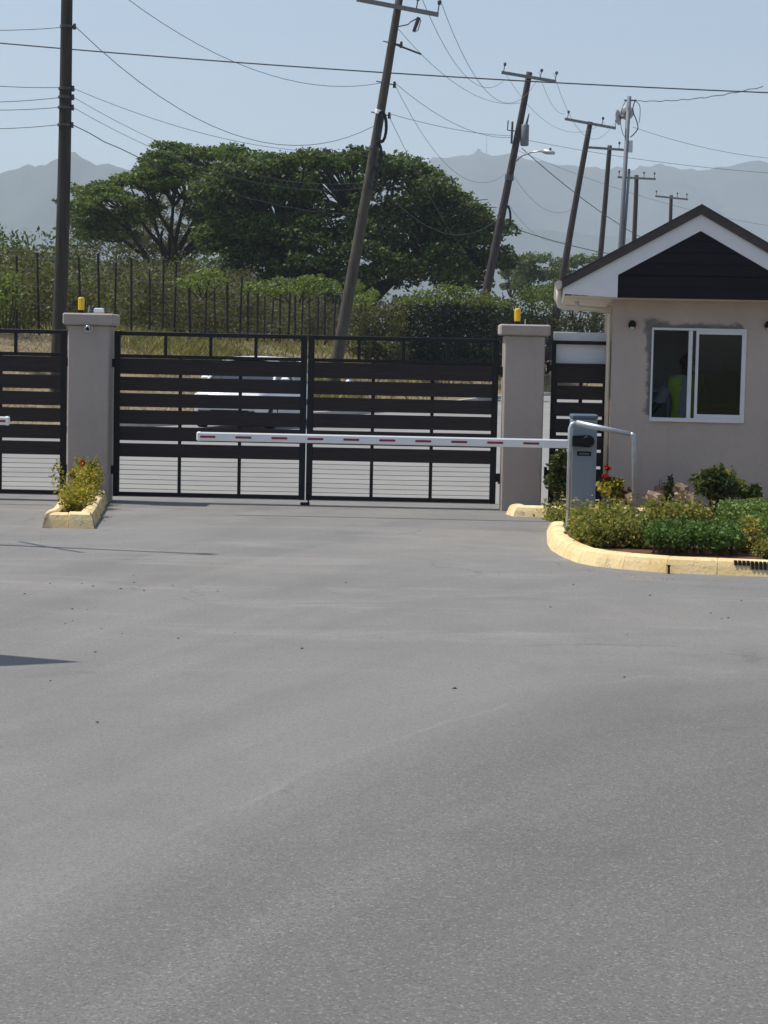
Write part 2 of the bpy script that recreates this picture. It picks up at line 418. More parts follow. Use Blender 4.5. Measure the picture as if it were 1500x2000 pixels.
# foliage
M['lf_dense'] = leaf_mat("dense_crown_leaves", [(0.018, 0.034, 0.011), (0.044, 0.074, 0.020), (0.091, 0.142, 0.031), (0.155, 0.208, 0.055)], 0.34, scale=0.28)
M['lf_umbrella'] = leaf_mat("umbrella_crown_leaves", [(0.036, 0.057, 0.012), (0.067, 0.109, 0.024), (0.111, 0.170, 0.036), (0.155, 0.213, 0.058)], 0.32, scale=0.3)
M['lf_grey'] = leaf_mat("grey_olive_leaves", [(0.067, 0.073, 0.036), (0.116, 0.121, 0.067), (0.169, 0.169, 0.103)], 0.3, scale=0.4)
M['lf_scrub'] = leaf_mat("brown_scrub_leaves", [(0.058, 0.048, 0.024), (0.098, 0.090, 0.040), (0.120, 0.130, 0.044), (0.125, 0.165, 0.050)], 0.35, scale=0.35)
M['lf_vine'] = leaf_mat("dark_vine_leaves", [(0.013, 0.018, 0.007), (0.027, 0.037, 0.014), (0.050, 0.068, 0.022)], 0.18, scale=0.5)
M['lf_bright'] = leaf_mat("bright_creeper_leaves", [(0.071, 0.101, 0.021), (0.127, 0.178, 0.034), (0.190, 0.247, 0.053)], 0.35, scale=0.6)
M['lf_far'] = leaf_mat("far_tree_leaves", [(0.039, 0.062, 0.021), (0.075, 0.112, 0.034), (0.117, 0.163, 0.049)], 0.28, scale=0.3)
M['lf_yel'] = leaf_mat("yellow_green_leaves", [(0.08, 0.095, 0.014), (0.19, 0.19, 0.022), (0.40, 0.34, 0.04), (0.56, 0.46, 0.07)], 0.35, scale=5)
M['lf_hedge'] = leaf_mat("clipped_hedge_leaves", [(0.034, 0.065, 0.013), (0.073, 0.140, 0.026), (0.137, 0.240, 0.047)], 0.3, scale=4)
M['lf_light'] = leaf_mat("light_hedge_leaves", [(0.075, 0.125, 0.030), (0.144, 0.219, 0.055), (0.237, 0.331, 0.088)], 0.3, scale=4)
M['lf_olive'] = leaf_mat("olive_hedge_leaves", [(0.075, 0.098, 0.021), (0.149, 0.178, 0.034), (0.253, 0.259, 0.057), (0.437, 0.333, 0.081)], 0.35, scale=5)
M['lf_shrub'] = leaf_mat("dark_shrub_leaves", [(0.023, 0.037, 0.011), (0.048, 0.074, 0.021), (0.098, 0.127, 0.037), (0.184, 0.196, 0.057)], 0.28, scale=4)
M['lf_flower'] = leaf_mat("red_petals", [(0.30, 0.02, 0.012), (0.45, 0.06, 0.03)], 0.3, scale=4)
M['lf_gold'] = leaf_mat("golden_blossom", [(0.12, 0.12, 0.022), (0.22, 0.18, 0.03), (0.55, 0.36, 0.04)], 0.3, scale=4)
M['lf_rust'] = leaf_mat("rusty_dry_leaves", [(0.10, 0.05, 0.022), (0.22, 0.11, 0.04)], 0.25, scale=4)
M['straw'] = leaf_mat("straw_blades", [(0.27, 0.20, 0.13), (0.40, 0.31, 0.21), (0.52, 0.42, 0.31)], 0.3, scale=0.6, tint=(1.1, 1.0, 0.9))
M['grass'] = leaf_mat("green_gold_blades", [(0.12, 0.13, 0.035), (0.24, 0.23, 0.07), (0.42, 0.38, 0.17)], 0.3, scale=0.6)
M['rock'] = paint("tan_rock", (0.27, 0.205, 0.15), 0.9, 0.45, 9, 0.9, 18)
M['stem'] = paint("green_brown_stem", (0.06, 0.05, 0.025), 0.8)

# ------------------------------------------------------------------ terrain
YG = 21.9                                      # gate line
EDGE = [(-26, -12), (-14, 18), (-8.6, 33), (-5.0, 44), (-1.5, 54), (1.5, 66), (4.0, 80), (7.0, 92), (13.5, 104), (30, 122), (70, 150), (160, 200)]
def smooth_line(pts, n=6):
    out = []
    for i in range(len(pts)-1):
        p0 = np.array(pts[max(i-1,0)], float); p1 = np.array(pts[i], float); p2 = np.array(pts[i+1], float); p3 = np.array(pts[min(i+2,len(pts)-1)], float)
        for k in range(n):
            t = k/n
            out.append(0.5*((2*p1)+(-p0+p2)*t+(2*p0-5*p1+4*p2-p3)*t*t+(-p0+3*p1-3*p2+p3)*t**3))
    out.append(np.array(pts[-1], float)); return np.array(out)
EL = smooth_line(EDGE, 8)
ET = np.gradient(EL, axis=0); ET /= np.linalg.norm(ET, axis=1)[:,None]
EN = np.stack([-ET[:,1], ET[:,0]], 1)          # away from the street
BU = [0.0, 0.6, 2.5, 4.5, 6.5, 9.0, 14, 30, 90, 260]
BZ = [0.13, 0.20, 0.85, 1.55, 1.95, 2.08, 2.12, 2.1, 2.0, 1.6]
def bank_z(x, y):
    d = np.linalg.norm(EL - np.array([x, y]), axis=1); i = int(d.argmin())
    s = float(((np.array([x, y]) - EL[i]) * EN[i]).sum())
    return float(np.interp(s, BU, BZ)) if s > 0 else 0.0

def sheet(name, pts, z, m, label, cat):
    me = bpy.data.meshes.new(name); me.from_pydata([(x, y, z) for x, y in pts], [], [tuple(range(len(pts)))]); me.update()
    return tag(link(name, me, m), label, cat, kind='structure')
sheet('ground', [(-6300, -480), (6300, -480), (6300, 6300), (-6300, 6300)], -0.03, M['plain'], "flat scrubby plain running out to the hills", "ground")
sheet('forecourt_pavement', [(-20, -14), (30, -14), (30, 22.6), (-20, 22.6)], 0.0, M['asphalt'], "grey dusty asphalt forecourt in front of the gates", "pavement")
me_pts = [(-14, 22.6), (30, 22.6), (170, 120), (170, 204)] + [tuple(p) for p in EL[::-1] if p[1] > 22.6]
sheet('road', me_pts, 0.004, M['street'], "pale street surface beyond the closed gates", "road")
nE = len(EL)
bv = []; bf = []
for i in range(nE):
    for u, z in zip(BU, BZ):
        jit = 0.18 * math.sin(i*1.7 + u*2.1) * min(1, u/3)
        bv.append((EL[i,0] + EN[i,0]*(u+0.16), EL[i,1] + EN[i,1]*(u+0.16), z + (jit*0.4 if 2 < u < 20 else 0)))
nb = len(BU)
for i in range(nE-1):
    for k in range(nb-1):
        bf.append((i*nb+k, (i+1)*nb+k, (i+1)*nb+k+1, i*nb+k+1))
me = bpy.data.meshes.new('terrain'); me.from_pydata(bv, [], bf); me.update()
tag(link('terrain', me, M['bank'], smooth=True), "dry grassy bank rising behind the street", "terrain", kind='structure')
kb = MB()
for i in range(nE-1):
    a = EL[i]; b = EL[i+1]; na = EN[i]*0.155; nb_ = EN[i+1]*0.155
    vs = [(a[0],a[1],0.006),(b[0],b[1],0.006),(b[0],b[1],0.14),(a[0],a[1],0.14),(a[0]+na[0],a[1]+na[1],0.14),(b[0]+nb_[0],b[1]+nb_[1],0.14)]
    kb.add(vs, [(0,1,2,3),(3,2,5,4)])
tag(kb.build('street_kerb', M['kerb_street']), "pale concrete kerb along the far side of the street", "kerb", kind='structure')

# mountains
def mountain(name, prof, Yr, Yf, label, seed):
    rs = np.random.default_rng(seed)
    xs = np.linspace(prof[0][0], prof[-1][0], 240)
    hp = np.interp(xs, [p[0] for p in prof], [p[1] for p in prof])
    ph = rs.random(8)*6.28
    NV = 36; vs = []; fs = []
    for j in range(NV):
        t = j/(NV-1)                            # 0 foot, .7 ridge, 1 behind
        Y = Yf + (Yr-Yf)*t/0.7
        for i, px in enumerate(xs):
            yh = 697 + ROLL*(px-750)
            H = (yh - hp[i]) * Yr/FPX + CAM_H
            X = (px-750)*Yr/FPX
            spur = 0.5+0.5*math.sin(X*0.011+ph[0]+1.5*math.sin(X*0.0037+ph[1])+t*2.2)
            spur2 = 0.5+0.5*math.sin(X*0.031+ph[2]+t*4+math.sin(X*0.013+ph[3]))
            if t <= 0.7:
                q = t/0.7
                z = H*(q**(1.0+0.9*(1-spur)))*(1-0.10*spur2*(1-q)*q*4)
                z += H*0.006*math.sin(X*0.12+ph[4])*q + H*0.004*math.sin(X*0.33+ph[5])*q + rs.normal()*H*0.003*q
            else:
                z = H*(1-(t-0.7)/0.3*0.6)
            vs.append((X + 25*math.sin(t*5+X*0.01), Y, max(-2, z)))
    n = len(xs)
    for j in range(NV-1):
        for i in range(n-1): fs.append((j*n+i, j*n+i+1, (j+1)*n+i+1, (j+1)*n+i))
    me = bpy.data.meshes.new(name); me.from_pydata(vs, [], fs); me.update()
    return tag(link(name, me, M['mountain'], smooth=True), label, "mountain", kind='structure')
mountain('mountain', [(-1400,420),(-600,380),(-250,350),(-60,345),(0,331),(25,322),(60,319),(110,321),(140,306),(155,299),(168,299),(185,309),(205,318),(235,320),(260,326),(330,345),(470,372),(620,395),(760,410),(1000,440),(1300,470),(1700,520)], 3600, 2400,
         "hazy blue mountain with a small blunt peak behind the upright pole", 3)
mountain('mountain', [(-200,470),(200,430),(500,360),(700,322),(790,316),(840,312),(870,305),(900,303),(930,300),(990,298),(1015,303),(1040,311),(1090,316),(1130,320),(1200,326),(1240,321),(1290,320),(1310,326),(1350,326),(1400,322),(1430,316),(1455,307),(1475,305),(1490,309),(1520,322),(1700,330),(2100,300),(2900,340)], 4600, 3000,
         "long hazy blue mountain ridge above the guardhouse roof", 5)
# hut and mast on the ridge
YM = 4590
b0 = P(935, 305, YM)
hut = MB().box(-9, 9, -6, 6, -16, 10, 1).box(-4, 4, -4, 4, 10, 16).build('relay_hut', M['arm']); hut.location = b0
tag(hut, "tiny relay hut on the crest of the hazy ridge", "hut")
b1 = P(950, 300, YM)
mast = thing('radio_mast', "tiny thin radio mast on the crest of the hazy ridge", "mast", b1)
MB().tube([(0,0,-14),(0,0,36)], [1.1, 0.6], 5).build('mast_pole', M['arm'], mast)
MB().beam((-3,0,20),(3,0,20),0.8,0.8).build('crossbar', M['arm'], mast)

# ------------------------------------------------------------------ gate pillars
def Xat(px, Y, py=830): return P(px, py, Y).x
PF = 21.62                                     # pillar front
def pillar(xa, w, h, cap_h, label):
    t = thing('gate_pillar', label, "pillar", (xa + w/2, PF + 0.22, 0))
    MB().box(-w/2, w/2, -0.215, 0.215, -0.02, h, 0.012).build('shaft', M['pillar'], t)
    MB().box(-w/2-0.052, w/2+0.052, -0.265, 0.265, h, h+cap_h, 0.014).build('cap', M['pillar'], t)
    return t
PLX = Xat(131, PF); PRX = Xat(982, PF)
pl = pillar(PLX, 0.432, 1.868, 0.124, "beige rendered gate pillar with a dome camera under its cap")
pr = pillar(PRX, 0.425, 1.855, 0.115, "beige rendered gate pillar between the vehicle gate and the narrow gate")
PLT = 1.868 + 0.124; PRT = 1.855 + 0.115
def beacon(x, z, label):
    t = thing('warning_beacon', label, "beacon", (x, PF + 0.1, z), group="yellow gate beacons")
    MB().box(-0.027, 0.027, -0.027, 0.027, 0, 0.034, 0.004).build('base', M['dark'], t)
    q = MB()
    rs = [(0.031, 0.034), (0.033, 0.05), (0.034, 0.150), (0.031, 0.162), (0.020, 0.168)]
    q.tube([(0, 0, z_) for r, z_ in rs], [r for r, z_ in rs], 8)
    q.build('lens', M['yellow'], t)
    MB().tube([(0.003, 0, 0.166), (0.003, 0, 0.190)], 0.003, 5).build('aerial', M['dark'], t)
beacon(Xat(156, PF, 600), PLT, "yellow warning beacon on the pillar with the dome camera")
beacon(Xat(1012, PF, 615), PRT, "yellow warning beacon on the pillar next to the narrow gate")
bx = thing('junction_box', "pale grey junction box on the cap beside the beacon", "box", (Xat(191, PF, 608), PF + 0.1, PLT))
MB().box(-0.05, 0.05, -0.03, 0.03, 0.0, 0.058, 0.008).build('housing', M['grey_box'], bx)
MB().box(-0.052, 0.052, -0.034, -0.03, 0.012, 0.05, 0.001).build('lid', M['white_board'], bx)
br = thing('mounting_bracket', "small bent metal bracket between beacon and junction box", "bracket", (Xat(173, PF, 608), PF + 0.1, PLT))
MB().beam((-0.02,0,0.0),(-0.005,0,0.085),0.02,0.012).build('strut', M['galv'], br)
MB().beam((0.002,0,0.072),(0.03,0,0.0),0.02,0.010).build('strut', M['rod'], br)
MB().box(-0.03,0.035,-0.02,0.02,0,0.006).build('foot_plate', M['galv'], br)
cm = thing('security_camera', "silver dome security camera under the pillar cap", "camera", (Xat(173, PF, 640), PF - 0.006, 1.838))
MB().tube([(0,0.006,0),(0,-0.012,0)], 0.045, 16).build('mount_plate', M['alu'], cm)
q = MB(); q.tube([(0,-0.012,0),(0,-0.045,0),(0,-0.062,0),(0,-0.07,0)], [0.038,0.034,0.022,0.008], 16)
q.build('dome', M['chrome'], cm, True)
MB().tube([(0,-0.066,-0.008),(0,-0.075,-0.008)], 0.017, 12).build('lens', M['dark'], cm)
rd = tag(MB().tube([(0,0,0),(0,0,0.058)], [0.007,0.005], 6).build('conduit_stub', M['white_board']), "short white conduit stub standing beside the beacon", "conduit")
rd.location = (Xat(1027, PF, 628), PF+0.1, PRT)

# ------------------------------------------------------------------ gates
ZT, Z2 = 1.815, 1.552
BOARDS = [(1.3625, 1.530), (1.186, 1.333), (1.012, 1.157), (0.833, 0.982), (0.654, 0.803), (0.480, 0.624)]
def gate_leaf(x0, x1, y, label, top_div=4, low_div=3, hinge='L', full=False, group=None, boards=BOARDS, rods=True):
    w = x1 - x0
    t = thing('gate_leaf', label, "gate", (x0, y, 0), group=group)
    d = 0.025; z0 = 0.055
    sw = 0.066
    for a in (0, w - sw):
        MB().box(a, a+sw, -d, d, z0, ZT, 0.004).build('stile', M['black_steel'], t)
    MB().box(sw, w-sw, -d+0.002, d-0.002, ZT-0.045, ZT-0.001, 0.004).build('rail', M['black_steel'], t)
    MB().box(sw, w-sw, -d+0.002, d-0.002, Z2-0.02, Z2+0.018, 0.004).build('rail', M['black_steel'], t)
    MB().box(sw, w-sw, -d+0.002, d-0.002, z0+0.001, z0+0.046, 0.004).build('rail', M['black_steel'], t)
    for k in range(1, top_div):
        xc = sw + (w-2*sw)*k/top_div
        MB().box(xc-0.017, xc+0.017, -d+0.006, d-0.006, Z2+0.018, ZT-0.045, 0.002).build('bar', M['black_steel'], t)
    for k in range(1, low_div):
        xc = sw + (w-2*sw)*k/low_div
        MB().box(xc-0.018, xc+0.018, 0.004, d-0.004, z0+0.046, Z2-0.02, 0.002).build('bar', M['black_steel'], t)
    for za, zb in boards:
        jz = random.uniform(-0.002, 0.002)
        MB().box(sw-0.004, w-sw+0.004, -0.019, 0.003, za+jz, zb+jz, 0.003).build('slat', M['board'], t)
    if rods:
        for k in range(7):
            z = 0.136 + k*0.0505
            MB().tube([(sw, 0.014, z), (w/2, 0.014, z - 0.003), (w-sw, 0.014, z)], 0.0030, 5).build('rod', M['rod'], t)
    for z in ((0.36, 1.50) if not full else (0.36, 1.5)):
        s_ = -1 if hinge == 'L' else 1
        xe = 0 if hinge == 'L' else w
        q = MB().box(min(xe, xe+s_*0.055), max(xe, xe+s_*0.055), -0.02, 0.02, z-0.07, z+0.02)
        q.tube([(xe+s_*0.045, 0, z-0.09), (xe+s_*0.045, 0, z+0.02)], 0.024, 8)
        q.box(min(xe+s_*0.045, xe+s_*0.085), max(xe+s_*0.045, xe+s_*0.075), -0.04, 0.012, z-0.11, z-0.02)
        q.build('hinge', M['black_steel'], t)
    return t
gx0, gx1 = Xat(222, YG), Xat(597.5, YG)
gx2, gx3 = Xat(599.6, YG), Xat(971, YG)
g1 = gate_leaf(gx0, gx1, YG, "black slatted driveway gate leaf hinged on the camera pillar", hinge='L', group="closed double driveway gate")
g2 = gate_leaf(gx2, gx3, YG, "black slatted driveway gate leaf nearest the narrow gate", hinge='R', group="closed double driveway gate")
MB().tube([(0.03, -0.034, 0.0), (0.03, -0.034, 0.28)], 0.009, 8).build('drop_bolt', M['black_steel'], g2)
for kz in (0.10, 0.22): MB().box(0.005, 0.055, -0.045, -0.025, kz, kz+0.03).build('bolt_keeper', M['black_steel'], g2)
MB().box(-0.055, 0.045, -0.06, -0.01, 0.001, 0.03, 0.004).build('ground_stop', M['black_steel'], g2)
lx1 = Xat(130, YG); lx0 = lx1 - 2.06
g3 = gate_leaf(lx0, lx1, YG, "black slatted exit gate leaf cut off by the picture edge", hinge='R')
# narrow pedestrian gate
wx0, wx1 = Xat(1074, YG), Xat(1190.5, YG)
def narrow_gate():
    w = wx1 - wx0
    t = thing('pedestrian_gate', "narrow black slatted pedestrian gate beside the guardhouse", "gate", (wx0, YG, 0))
    d = 0.022; z0 = 0.07; zt = 1.815; z2 = 1.55
    for a in (0, w-0.045): MB().box(a, a+0.045, -d, d, z0, zt, 0.004).build('stile', M['black_steel'], t)
    for z in (zt-0.042, z2-0.018, z0+0.001): MB().box(0.045, w-0.045, -d+0.002, d-0.002, z, z+0.04, 0.003).build('rail', M['black_steel'], t)
    MB().box(w/2-0.02, w/2+0.02, 0.005, d-0.004, z0+0.04, z2-0.02).build('bar', M['black_steel'], t)
    z = z2 - 0.02
    first = True
    while z > 0.2:
        h = 0.166 if first else 0.147; first = False
        MB().box(0.042, w-0.042, -0.017, 0.004, z-h, z, 0.003).build('slat', M['board'], t); z -= h + 0.030
    for z in (0.40, 1.52):
        q = MB().tube([(-0.035,0,z-0.06),(-0.035,0,z+0.06)],0.016,8); q.box(-0.04,0,-0.012,0.012,z-0.03,z+0.03); q.build('hinge', M['black_steel'], t)
    MB().box(w-0.06, w-0.02, -0.05, -0.022, 0.98, 1.06, 0.005).build('latch', M['dark'], t)
    return t
narrow_gate()
wb = thing('white_board', "white board fixed behind the top of the narrow gate", "board", (wx0, YG+0.06, 0))
MB().box(0.02, wx1-wx0-0.01, 0, 0.02, 1.50, 1.905, 0.003).build('panel', M['white_board'], wb)
for x in (0.06, wx1-wx0-0.06): MB().box(x-0.015, x+0.015, 0.02, 0.05, 0.0, 1.88).build('post', M['black_steel'], wb)

# ------------------------------------------------------------------ barrier
YB = 20.45
cxa, cxb = Xat(1116, YB, 900), Xat(1165, YB, 900)
cw = cxb - cxa
cabt = thing('lane_barrier', "barrier with grey cabinet on the planted island and arm lowered across the entry", "barrier", (cxa, YB, 0))
MB().box(0, cw, 0, 0.30, 0.0, 1.02, 0.008).build('housing', M['cab'], cabt)
MB().box(-0.006, cw+0.006, -0.008, 0.308, 1.022, 1.068, 0.012).build('lid', M['cab_dark'], cabt)
MB().box(0.03, cw-0.03, -0.004, 0.0, 0.06, 0.60, 0.001).build('service_door', M['cab'], cabt)
MB().box(0.055, cw-0.055, -0.006, 0.002, 0.655, 0.70, 0.001).build('name_plate', M['dark'], cabt)
MB().box(0.075, cw-0.075, -0.0075, -0.006, 0.669, 0.684).build('name_print', M['cab_dark'], cabt)
ZB = 0.805
hubx = cw*0.62
q = MB(); q.tube([(hubx, 0.0, ZB), (hubx, -0.075, ZB), (hubx, -0.095, ZB)], [0.062, 0.062, 0.05], 24)
q.prism([(hubx, ZB-0.06), (-0.05, ZB-0.047), (-0.05, ZB+0.047), (hubx, ZB+0.06)][::1], -0.085, -0.012)
q.build('boom_clamp', M['dark'], cabt)
def boom(parent, tip, L, sgn, first, step, n, tilt):
    """arm of a barrier: beam with end cap and reflectors; tip in the barrier's own coordinates"""
    prof = [(-0.020,-0.043),(0.020,-0.043),(0.027,-0.031),(0.027,0.031),(0.020,0.043),(-0.020,0.043),(-0.027,0.031),(-0.027,-0.031)]
    vs = []; n8 = len(prof)
    for X in (0.03, L):
        for yy, zz in prof: vs.append((sgn*X, yy, zz + tilt*X))
    fs = [(k, (k+1)%n8, n8+(k+1)%n8, n8+k) for k in range(n8)] + [tuple(range(n8))[::-1], tuple(range(n8, 2*n8))]
    t = MB().add(vs, fs if sgn > 0 else [f[::-1] for f in fs]).build('arm', M['boom'], parent)
    t.location = tip
    MB().box(min(0, sgn*0.05), max(0, sgn*0.05), -0.030, 0.030, -0.047, 0.047, 0.013).build('end_cap', M['boom'], t)
    pl_ = [(-0.082,0),(-0.075,-0.011),(0.075,-0.011),(0.082,0),(0.075,0.011),(-0.075,0.011)]
    for k in range(n):
        X = first + step*k
        if X > L - 0.05: break
        MB().prism([(sgn*X + a, tilt*X + b - 0.002) for a, b in pl_], -0.0295, -0.0270).build('reflector', M['red'], t)
    return t
bt = P(384, 852, YB-0.05); be = P(1113, 867, YB-0.05)
tilt = (be.z - bt.z)/(be.x - bt.x)
tag(boom(cabt, bt - Vector((cxa, YB, 0)), be.x-bt.x, 1, 0.11, 0.358, 11, tilt), "lowered white arm with red reflectors")
eb = P(19, 822, 21.2)
ec = thing('lane_barrier', "second barrier whose white arm tip shows at the picture edge", "barrier", (eb.x-3.45, 21.2, 0))
boom(ec, Vector((3.45, 0, eb.z)), 3.2, -1, 0.10, 0.358, 9, 0.0)
MB().box(0, 0.26, 0.03, 0.33, 0, 1.02, 0.008).build('housing', M['cab'], ec)
MB().box(-0.006, 0.266, 0.022, 0.338, 1.022, 1.068, 0.01).build('lid', M['cab_dark'], ec)
MB().box(0.05, 0.26, -0.03, 0.03, eb.z-0.055, eb.z+0.055, 0.01).build('boom_clamp', M['dark'], ec)

# galvanised hoop guard
YH = 18.25
hl0 = G(1108, 1046, 0.04); hoop = thing('pipe_guard', "bent galvanised pipe guard in front of the barrier cabinet", "pipe guard", (0, 0, 0))
pa = P(1119, 826, YH); pb = P(1238, 848, YH-0.1); pc = P(1240, 1016, YH-0.1)
pbase = Vector((hl0.x, YH, 0.1))
MB().tube([(pbase.x, YH, 0.08), (pa.x-0.022, YH, pa.z-0.05), (pa.x-0.008, YH, pa.z-0.012), (pa.x+0.03, YH, pa.z)], 0.021, 10).build('upright', M['galv'], hoop, True)
MB().tube([(pa.x+0.03, YH, pa.z), (pb.x-0.03, YH-0.1, pb.z)], [0.028, 0.022], 10).build('crossbar', M['galv'], hoop, True)
MB().tube([(pb.x-0.03, YH-0.1, pb.z), (pb.x-0.006, YH-0.1, pb.z-0.008), (pb.x, YH-0.1, pb.z-0.035), (pc.x+0.004, YH-0.1, 0.08)], 0.022, 10).build('upright', M['galv'], hoop, True)
MB().box(pbase.x-0.05, pbase.x+0.05, YH-0.05, YH+0.05, 0.105, 0.125, 0.003).build('foot_plate', M['galv'], hoop)

# ------------------------------------------------------------------ kerbs and beds
def kerb_run(parent, pts, w, h, m, step=0.9, name='kerb_stone', batter=0.05, closed=False, jit=0.006, seed=1):
    """separate kerb stones along a line; the road side lies to the right of travel"""
    rs = random.Random(seed)
    pts = [Vector((p[0], p[1])) for p in pts]
    n = len(pts)
    nor = []
    for i in range(n):
        a = pts[i-1] if (i or closed) else pts[i]; b = pts[(i+1) % n] if (i < n-1 or closed) else pts[i]
        d1 = (pts[i]-a).normalized() if (pts[i]-a).length > 1e-6 else None
        d2 = (b-pts[i]).normalized() if (b-pts[i]).length > 1e-6 else None
        if d1 is None: d1 = d2
        if d2 is None: d2 = d1
        n1 = Vector((-d1.y, d1.x)); n2 = Vector((-d2.y, d2.x)); mm = (n1+n2).normalized()
        nor.append(mm / max(0.5, mm.dot(n1)))
    segs = n if closed else n-1
    for i in range(segs):
        a = pts[i]; b = pts[(i+1) % n]; na = nor[i]; nb2 = nor[(i+1) % n]
        L = (b-a).length; k = max(1, round(L/step))
        for j in range(k):
            t0 = j/k; t1 = (j+1)/k
            g = 0.003/L
            t0 += g*0.5; t1 -= g*0.5
            hh = h + rs.uniform(-jit, jit); oo = rs.uniform(-jit, jit)
            rows = []
            for t_ in (t0, t0+0.012/L, t1-0.012/L, t1):
                p = a.lerp(b, t_); nn = na.lerp(nb2, t_)
                e = (0.010 if step < 0.5 else 0.002) if t_ in (t0, t1) else 0.0
                prof = [(oo, -0.01), (oo+batter*0.6, hh*0.55), (oo+batter, hh*0.86-e), (oo+batter+0.025, hh-0.006-e), (oo+batter+0.06, hh-e), (w-0.02, hh-e), (w, hh-0.02-e), (w, -0.01)]
                rows.append([(p.x+nn.x*o_, p.y+nn.y*o_, z_) for o_, z_ in prof])
            vs = [q_ for r_ in rows for q_ in r_]; m_ = 8
            fs = [tuple(range(m_)), tuple(range(3*m_+m_-1, 3*m_-1, -1))]
            for r_ in range(3):
                for c in range(m_-1): fs.append((r_*m_+c, (r_+1)*m_+c, (r_+1)*m_+c+1, r_*m_+c+1))
            MB().add(vs, fs).build(name, m, parent)
def soil_poly(parent, pts, z, name='soil'):
    c = [Vector((p[0], p[1])) for p in pts]; n = len(c); ins = []
    for i in range(n):
        d1 = (c[i]-c[i-1]).normalized(); d2 = (c[(i+1) % n]-c[i]).normalized()
        m_ = (Vector((-d1.y, d1.x)) + Vector((-d2.y, d2.x))).normalized()
        ins.append(c[i] + m_*0.10)
    pts = ins
    me = bpy.data.meshes.new(name); me.from_pydata([(p[0], p[1], z) for p in pts], [], [tuple(range(len(pts)))]); me.update()
    return link(name, me, M['soil'], parent)

# island at the barrier (outline in ground coordinates, taken anticlockwise so that its inside lies to the left of travel)
ISL_F = [G(1068, 1062), G(1076, 1075), G(1098, 1088), G(1128, 1100), G(1160, 1106), G(1215, 1112), G(1300, 1119), G(1400, 1123), G(1500, 1127), G(1700, 1136)]
isl = [(p.x, p.y) for p in ISL_F]
isl += [(4.6, 15.6), (4.6, 20.85), (1.80, 20.85), (isl[0][0]+0.10, 19.2)]
island = thing('planted_island', "yellow kerbed island planted with hedges below the barrier", "island", (0, 0, 0))
kerb_run(island, isl, 0.17, 0.118, M['kerb'], step=1.1, closed=True, seed=4, jit=0.002)
soil_poly(island, isl, 0.085)
# drain slots through the kerb
for k in range(9):
    p = G(1438 + 8.2*k, 1124.6 + 0.33*k)
    za, zb2 = (0.078, 0.112) if k < 4 else (0.052, 0.110)
    off = lambda z_: (0.030*z_/0.074 if z_ < 0.074 else 0.030+0.020*(z_-0.074)/0.042)
    vs = [(p.x-0.011, p.y+off(za)-0.004, za), (p.x+0.011, p.y+off(za)-0.004, za), (p.x+0.011, p.y+off(zb2)-0.004, zb2), (p.x-0.011, p.y+off(zb2)-0.004, zb2)]
    vs += [(x_, y_+0.03, z_) for x_, y_, z_ in vs]
    MB().add(vs, [(0,1,2,3),(0,4,5,1),(1,5,6,2),(2,6,7,3),(3,7,4,0)]).build('drain_slot', M['dark'], island)
pst = G(1305, 1120)
q = MB().tube([(pst.x, pst.y-0.030, 0.0), (pst.x, pst.y-0.024, 0.055), (pst.x, pst.y-0.022, 0.066)], [0.010, 0.010, 0.016], 8)
tag(q.build('survey_peg', M['post']), "small rusty peg standing against the yellow kerb face", "peg")
# bed along the guardhouse wall
bed = thing('planting_bed', "yellow kerbed planting bed along the guardhouse wall", "planting bed", (0, 0, 0))
bp = [(G(987, 1004).x, G(987, 1004).y), (G(1002, 1009).x, G(1002, 1009).y), (G(1240, 1014).x, G(1240, 1014).y), (4.6, 20.75), (4.6, 21.5), (1.70, 21.58), (G(987, 1004).x, 21.56)]
kerb_run(bed, bp[:4], 0.17, 0.11, M['kerb_pale'], step=1.6, seed=9, jit=0.002)
soil_poly(bed, bp, 0.075)
# narrow planter in front of the camera pillar
planter = thing('kerb_planter', "narrow planter of yellow kerb blocks in front of the camera pillar", "planter", (0, 0, 0))
f1 = G(84, 1031); f2 = G(183, 1033)
r1 = Vector((-3.36, 21.57)); r2 = Vector((-2.94, 21.57))
pp = [(r1.x, r1.y), (f1.x, f1.y), (f2.x, f2.y), (r2.x+0.02, r2.y)]
kerb_run(planter, pp, 0.125, 0.145, M['kerb_pale'], step=0.27, seed=12, jit=0.01, batter=0.03, name='kerb_block')
soil_poly(planter, pp, 0.10)

# ------------------------------------------------------------------ guardhouse
HY = 21.62
hx = Xat(1191.5, HY, 800)
HYAW = math.radians(-4.5)
house = thing('guardhouse', "small beige guardhouse with black gable and sliding window", "guardhouse", (hx, HY, 0), HYAW)
HW, HD, HH = 1.73, 3.0, 2.262
wx_a, wx_b = WIN_C[0]-WIN_C[1], WIN_C[0]+WIN_C[1]; wz_a, wz_b = WIN_C[2]-WIN_C[3], WIN_C[2]+WIN_C[3]
TH = 0.13
def ring_wall():                               # front wall with a window opening
    q = MB()
    o = [(0,0),(HW,0),(HW,HH),(0,HH)]; i = [(wx_a,wz_a),(wx_b,wz_a),(wx_b,wz_b),(wx_a,wz_b)]
    vs = [(x,0,z) for x,z in o]+[(x,0,z) for x,z in i]+[(x,TH,z) for x,z in o]+[(x,TH,z) for x,z in i]
    fs = []
    for k in range(4):
        j = (k+1)%4
        fs += [(k,j,4+j,4+k), (8+j,8+k,12+k,12+j), (4+k,4+j,12+j,12+k)]
    fs += [(0,8,9,1),(1,9,10,2),(2,10,11,3),(3,11,8,0)]
    return q.add(vs, fs)
ring_wall().build('wall', M['house_wall'], house)
MB().box(0, TH, TH, HD, 0, HH).build('wall', M['house_wall'], house)
MB().box(0, HW, HD, HD+TH, 0, HH).build('wall', M['house_wall'], house)
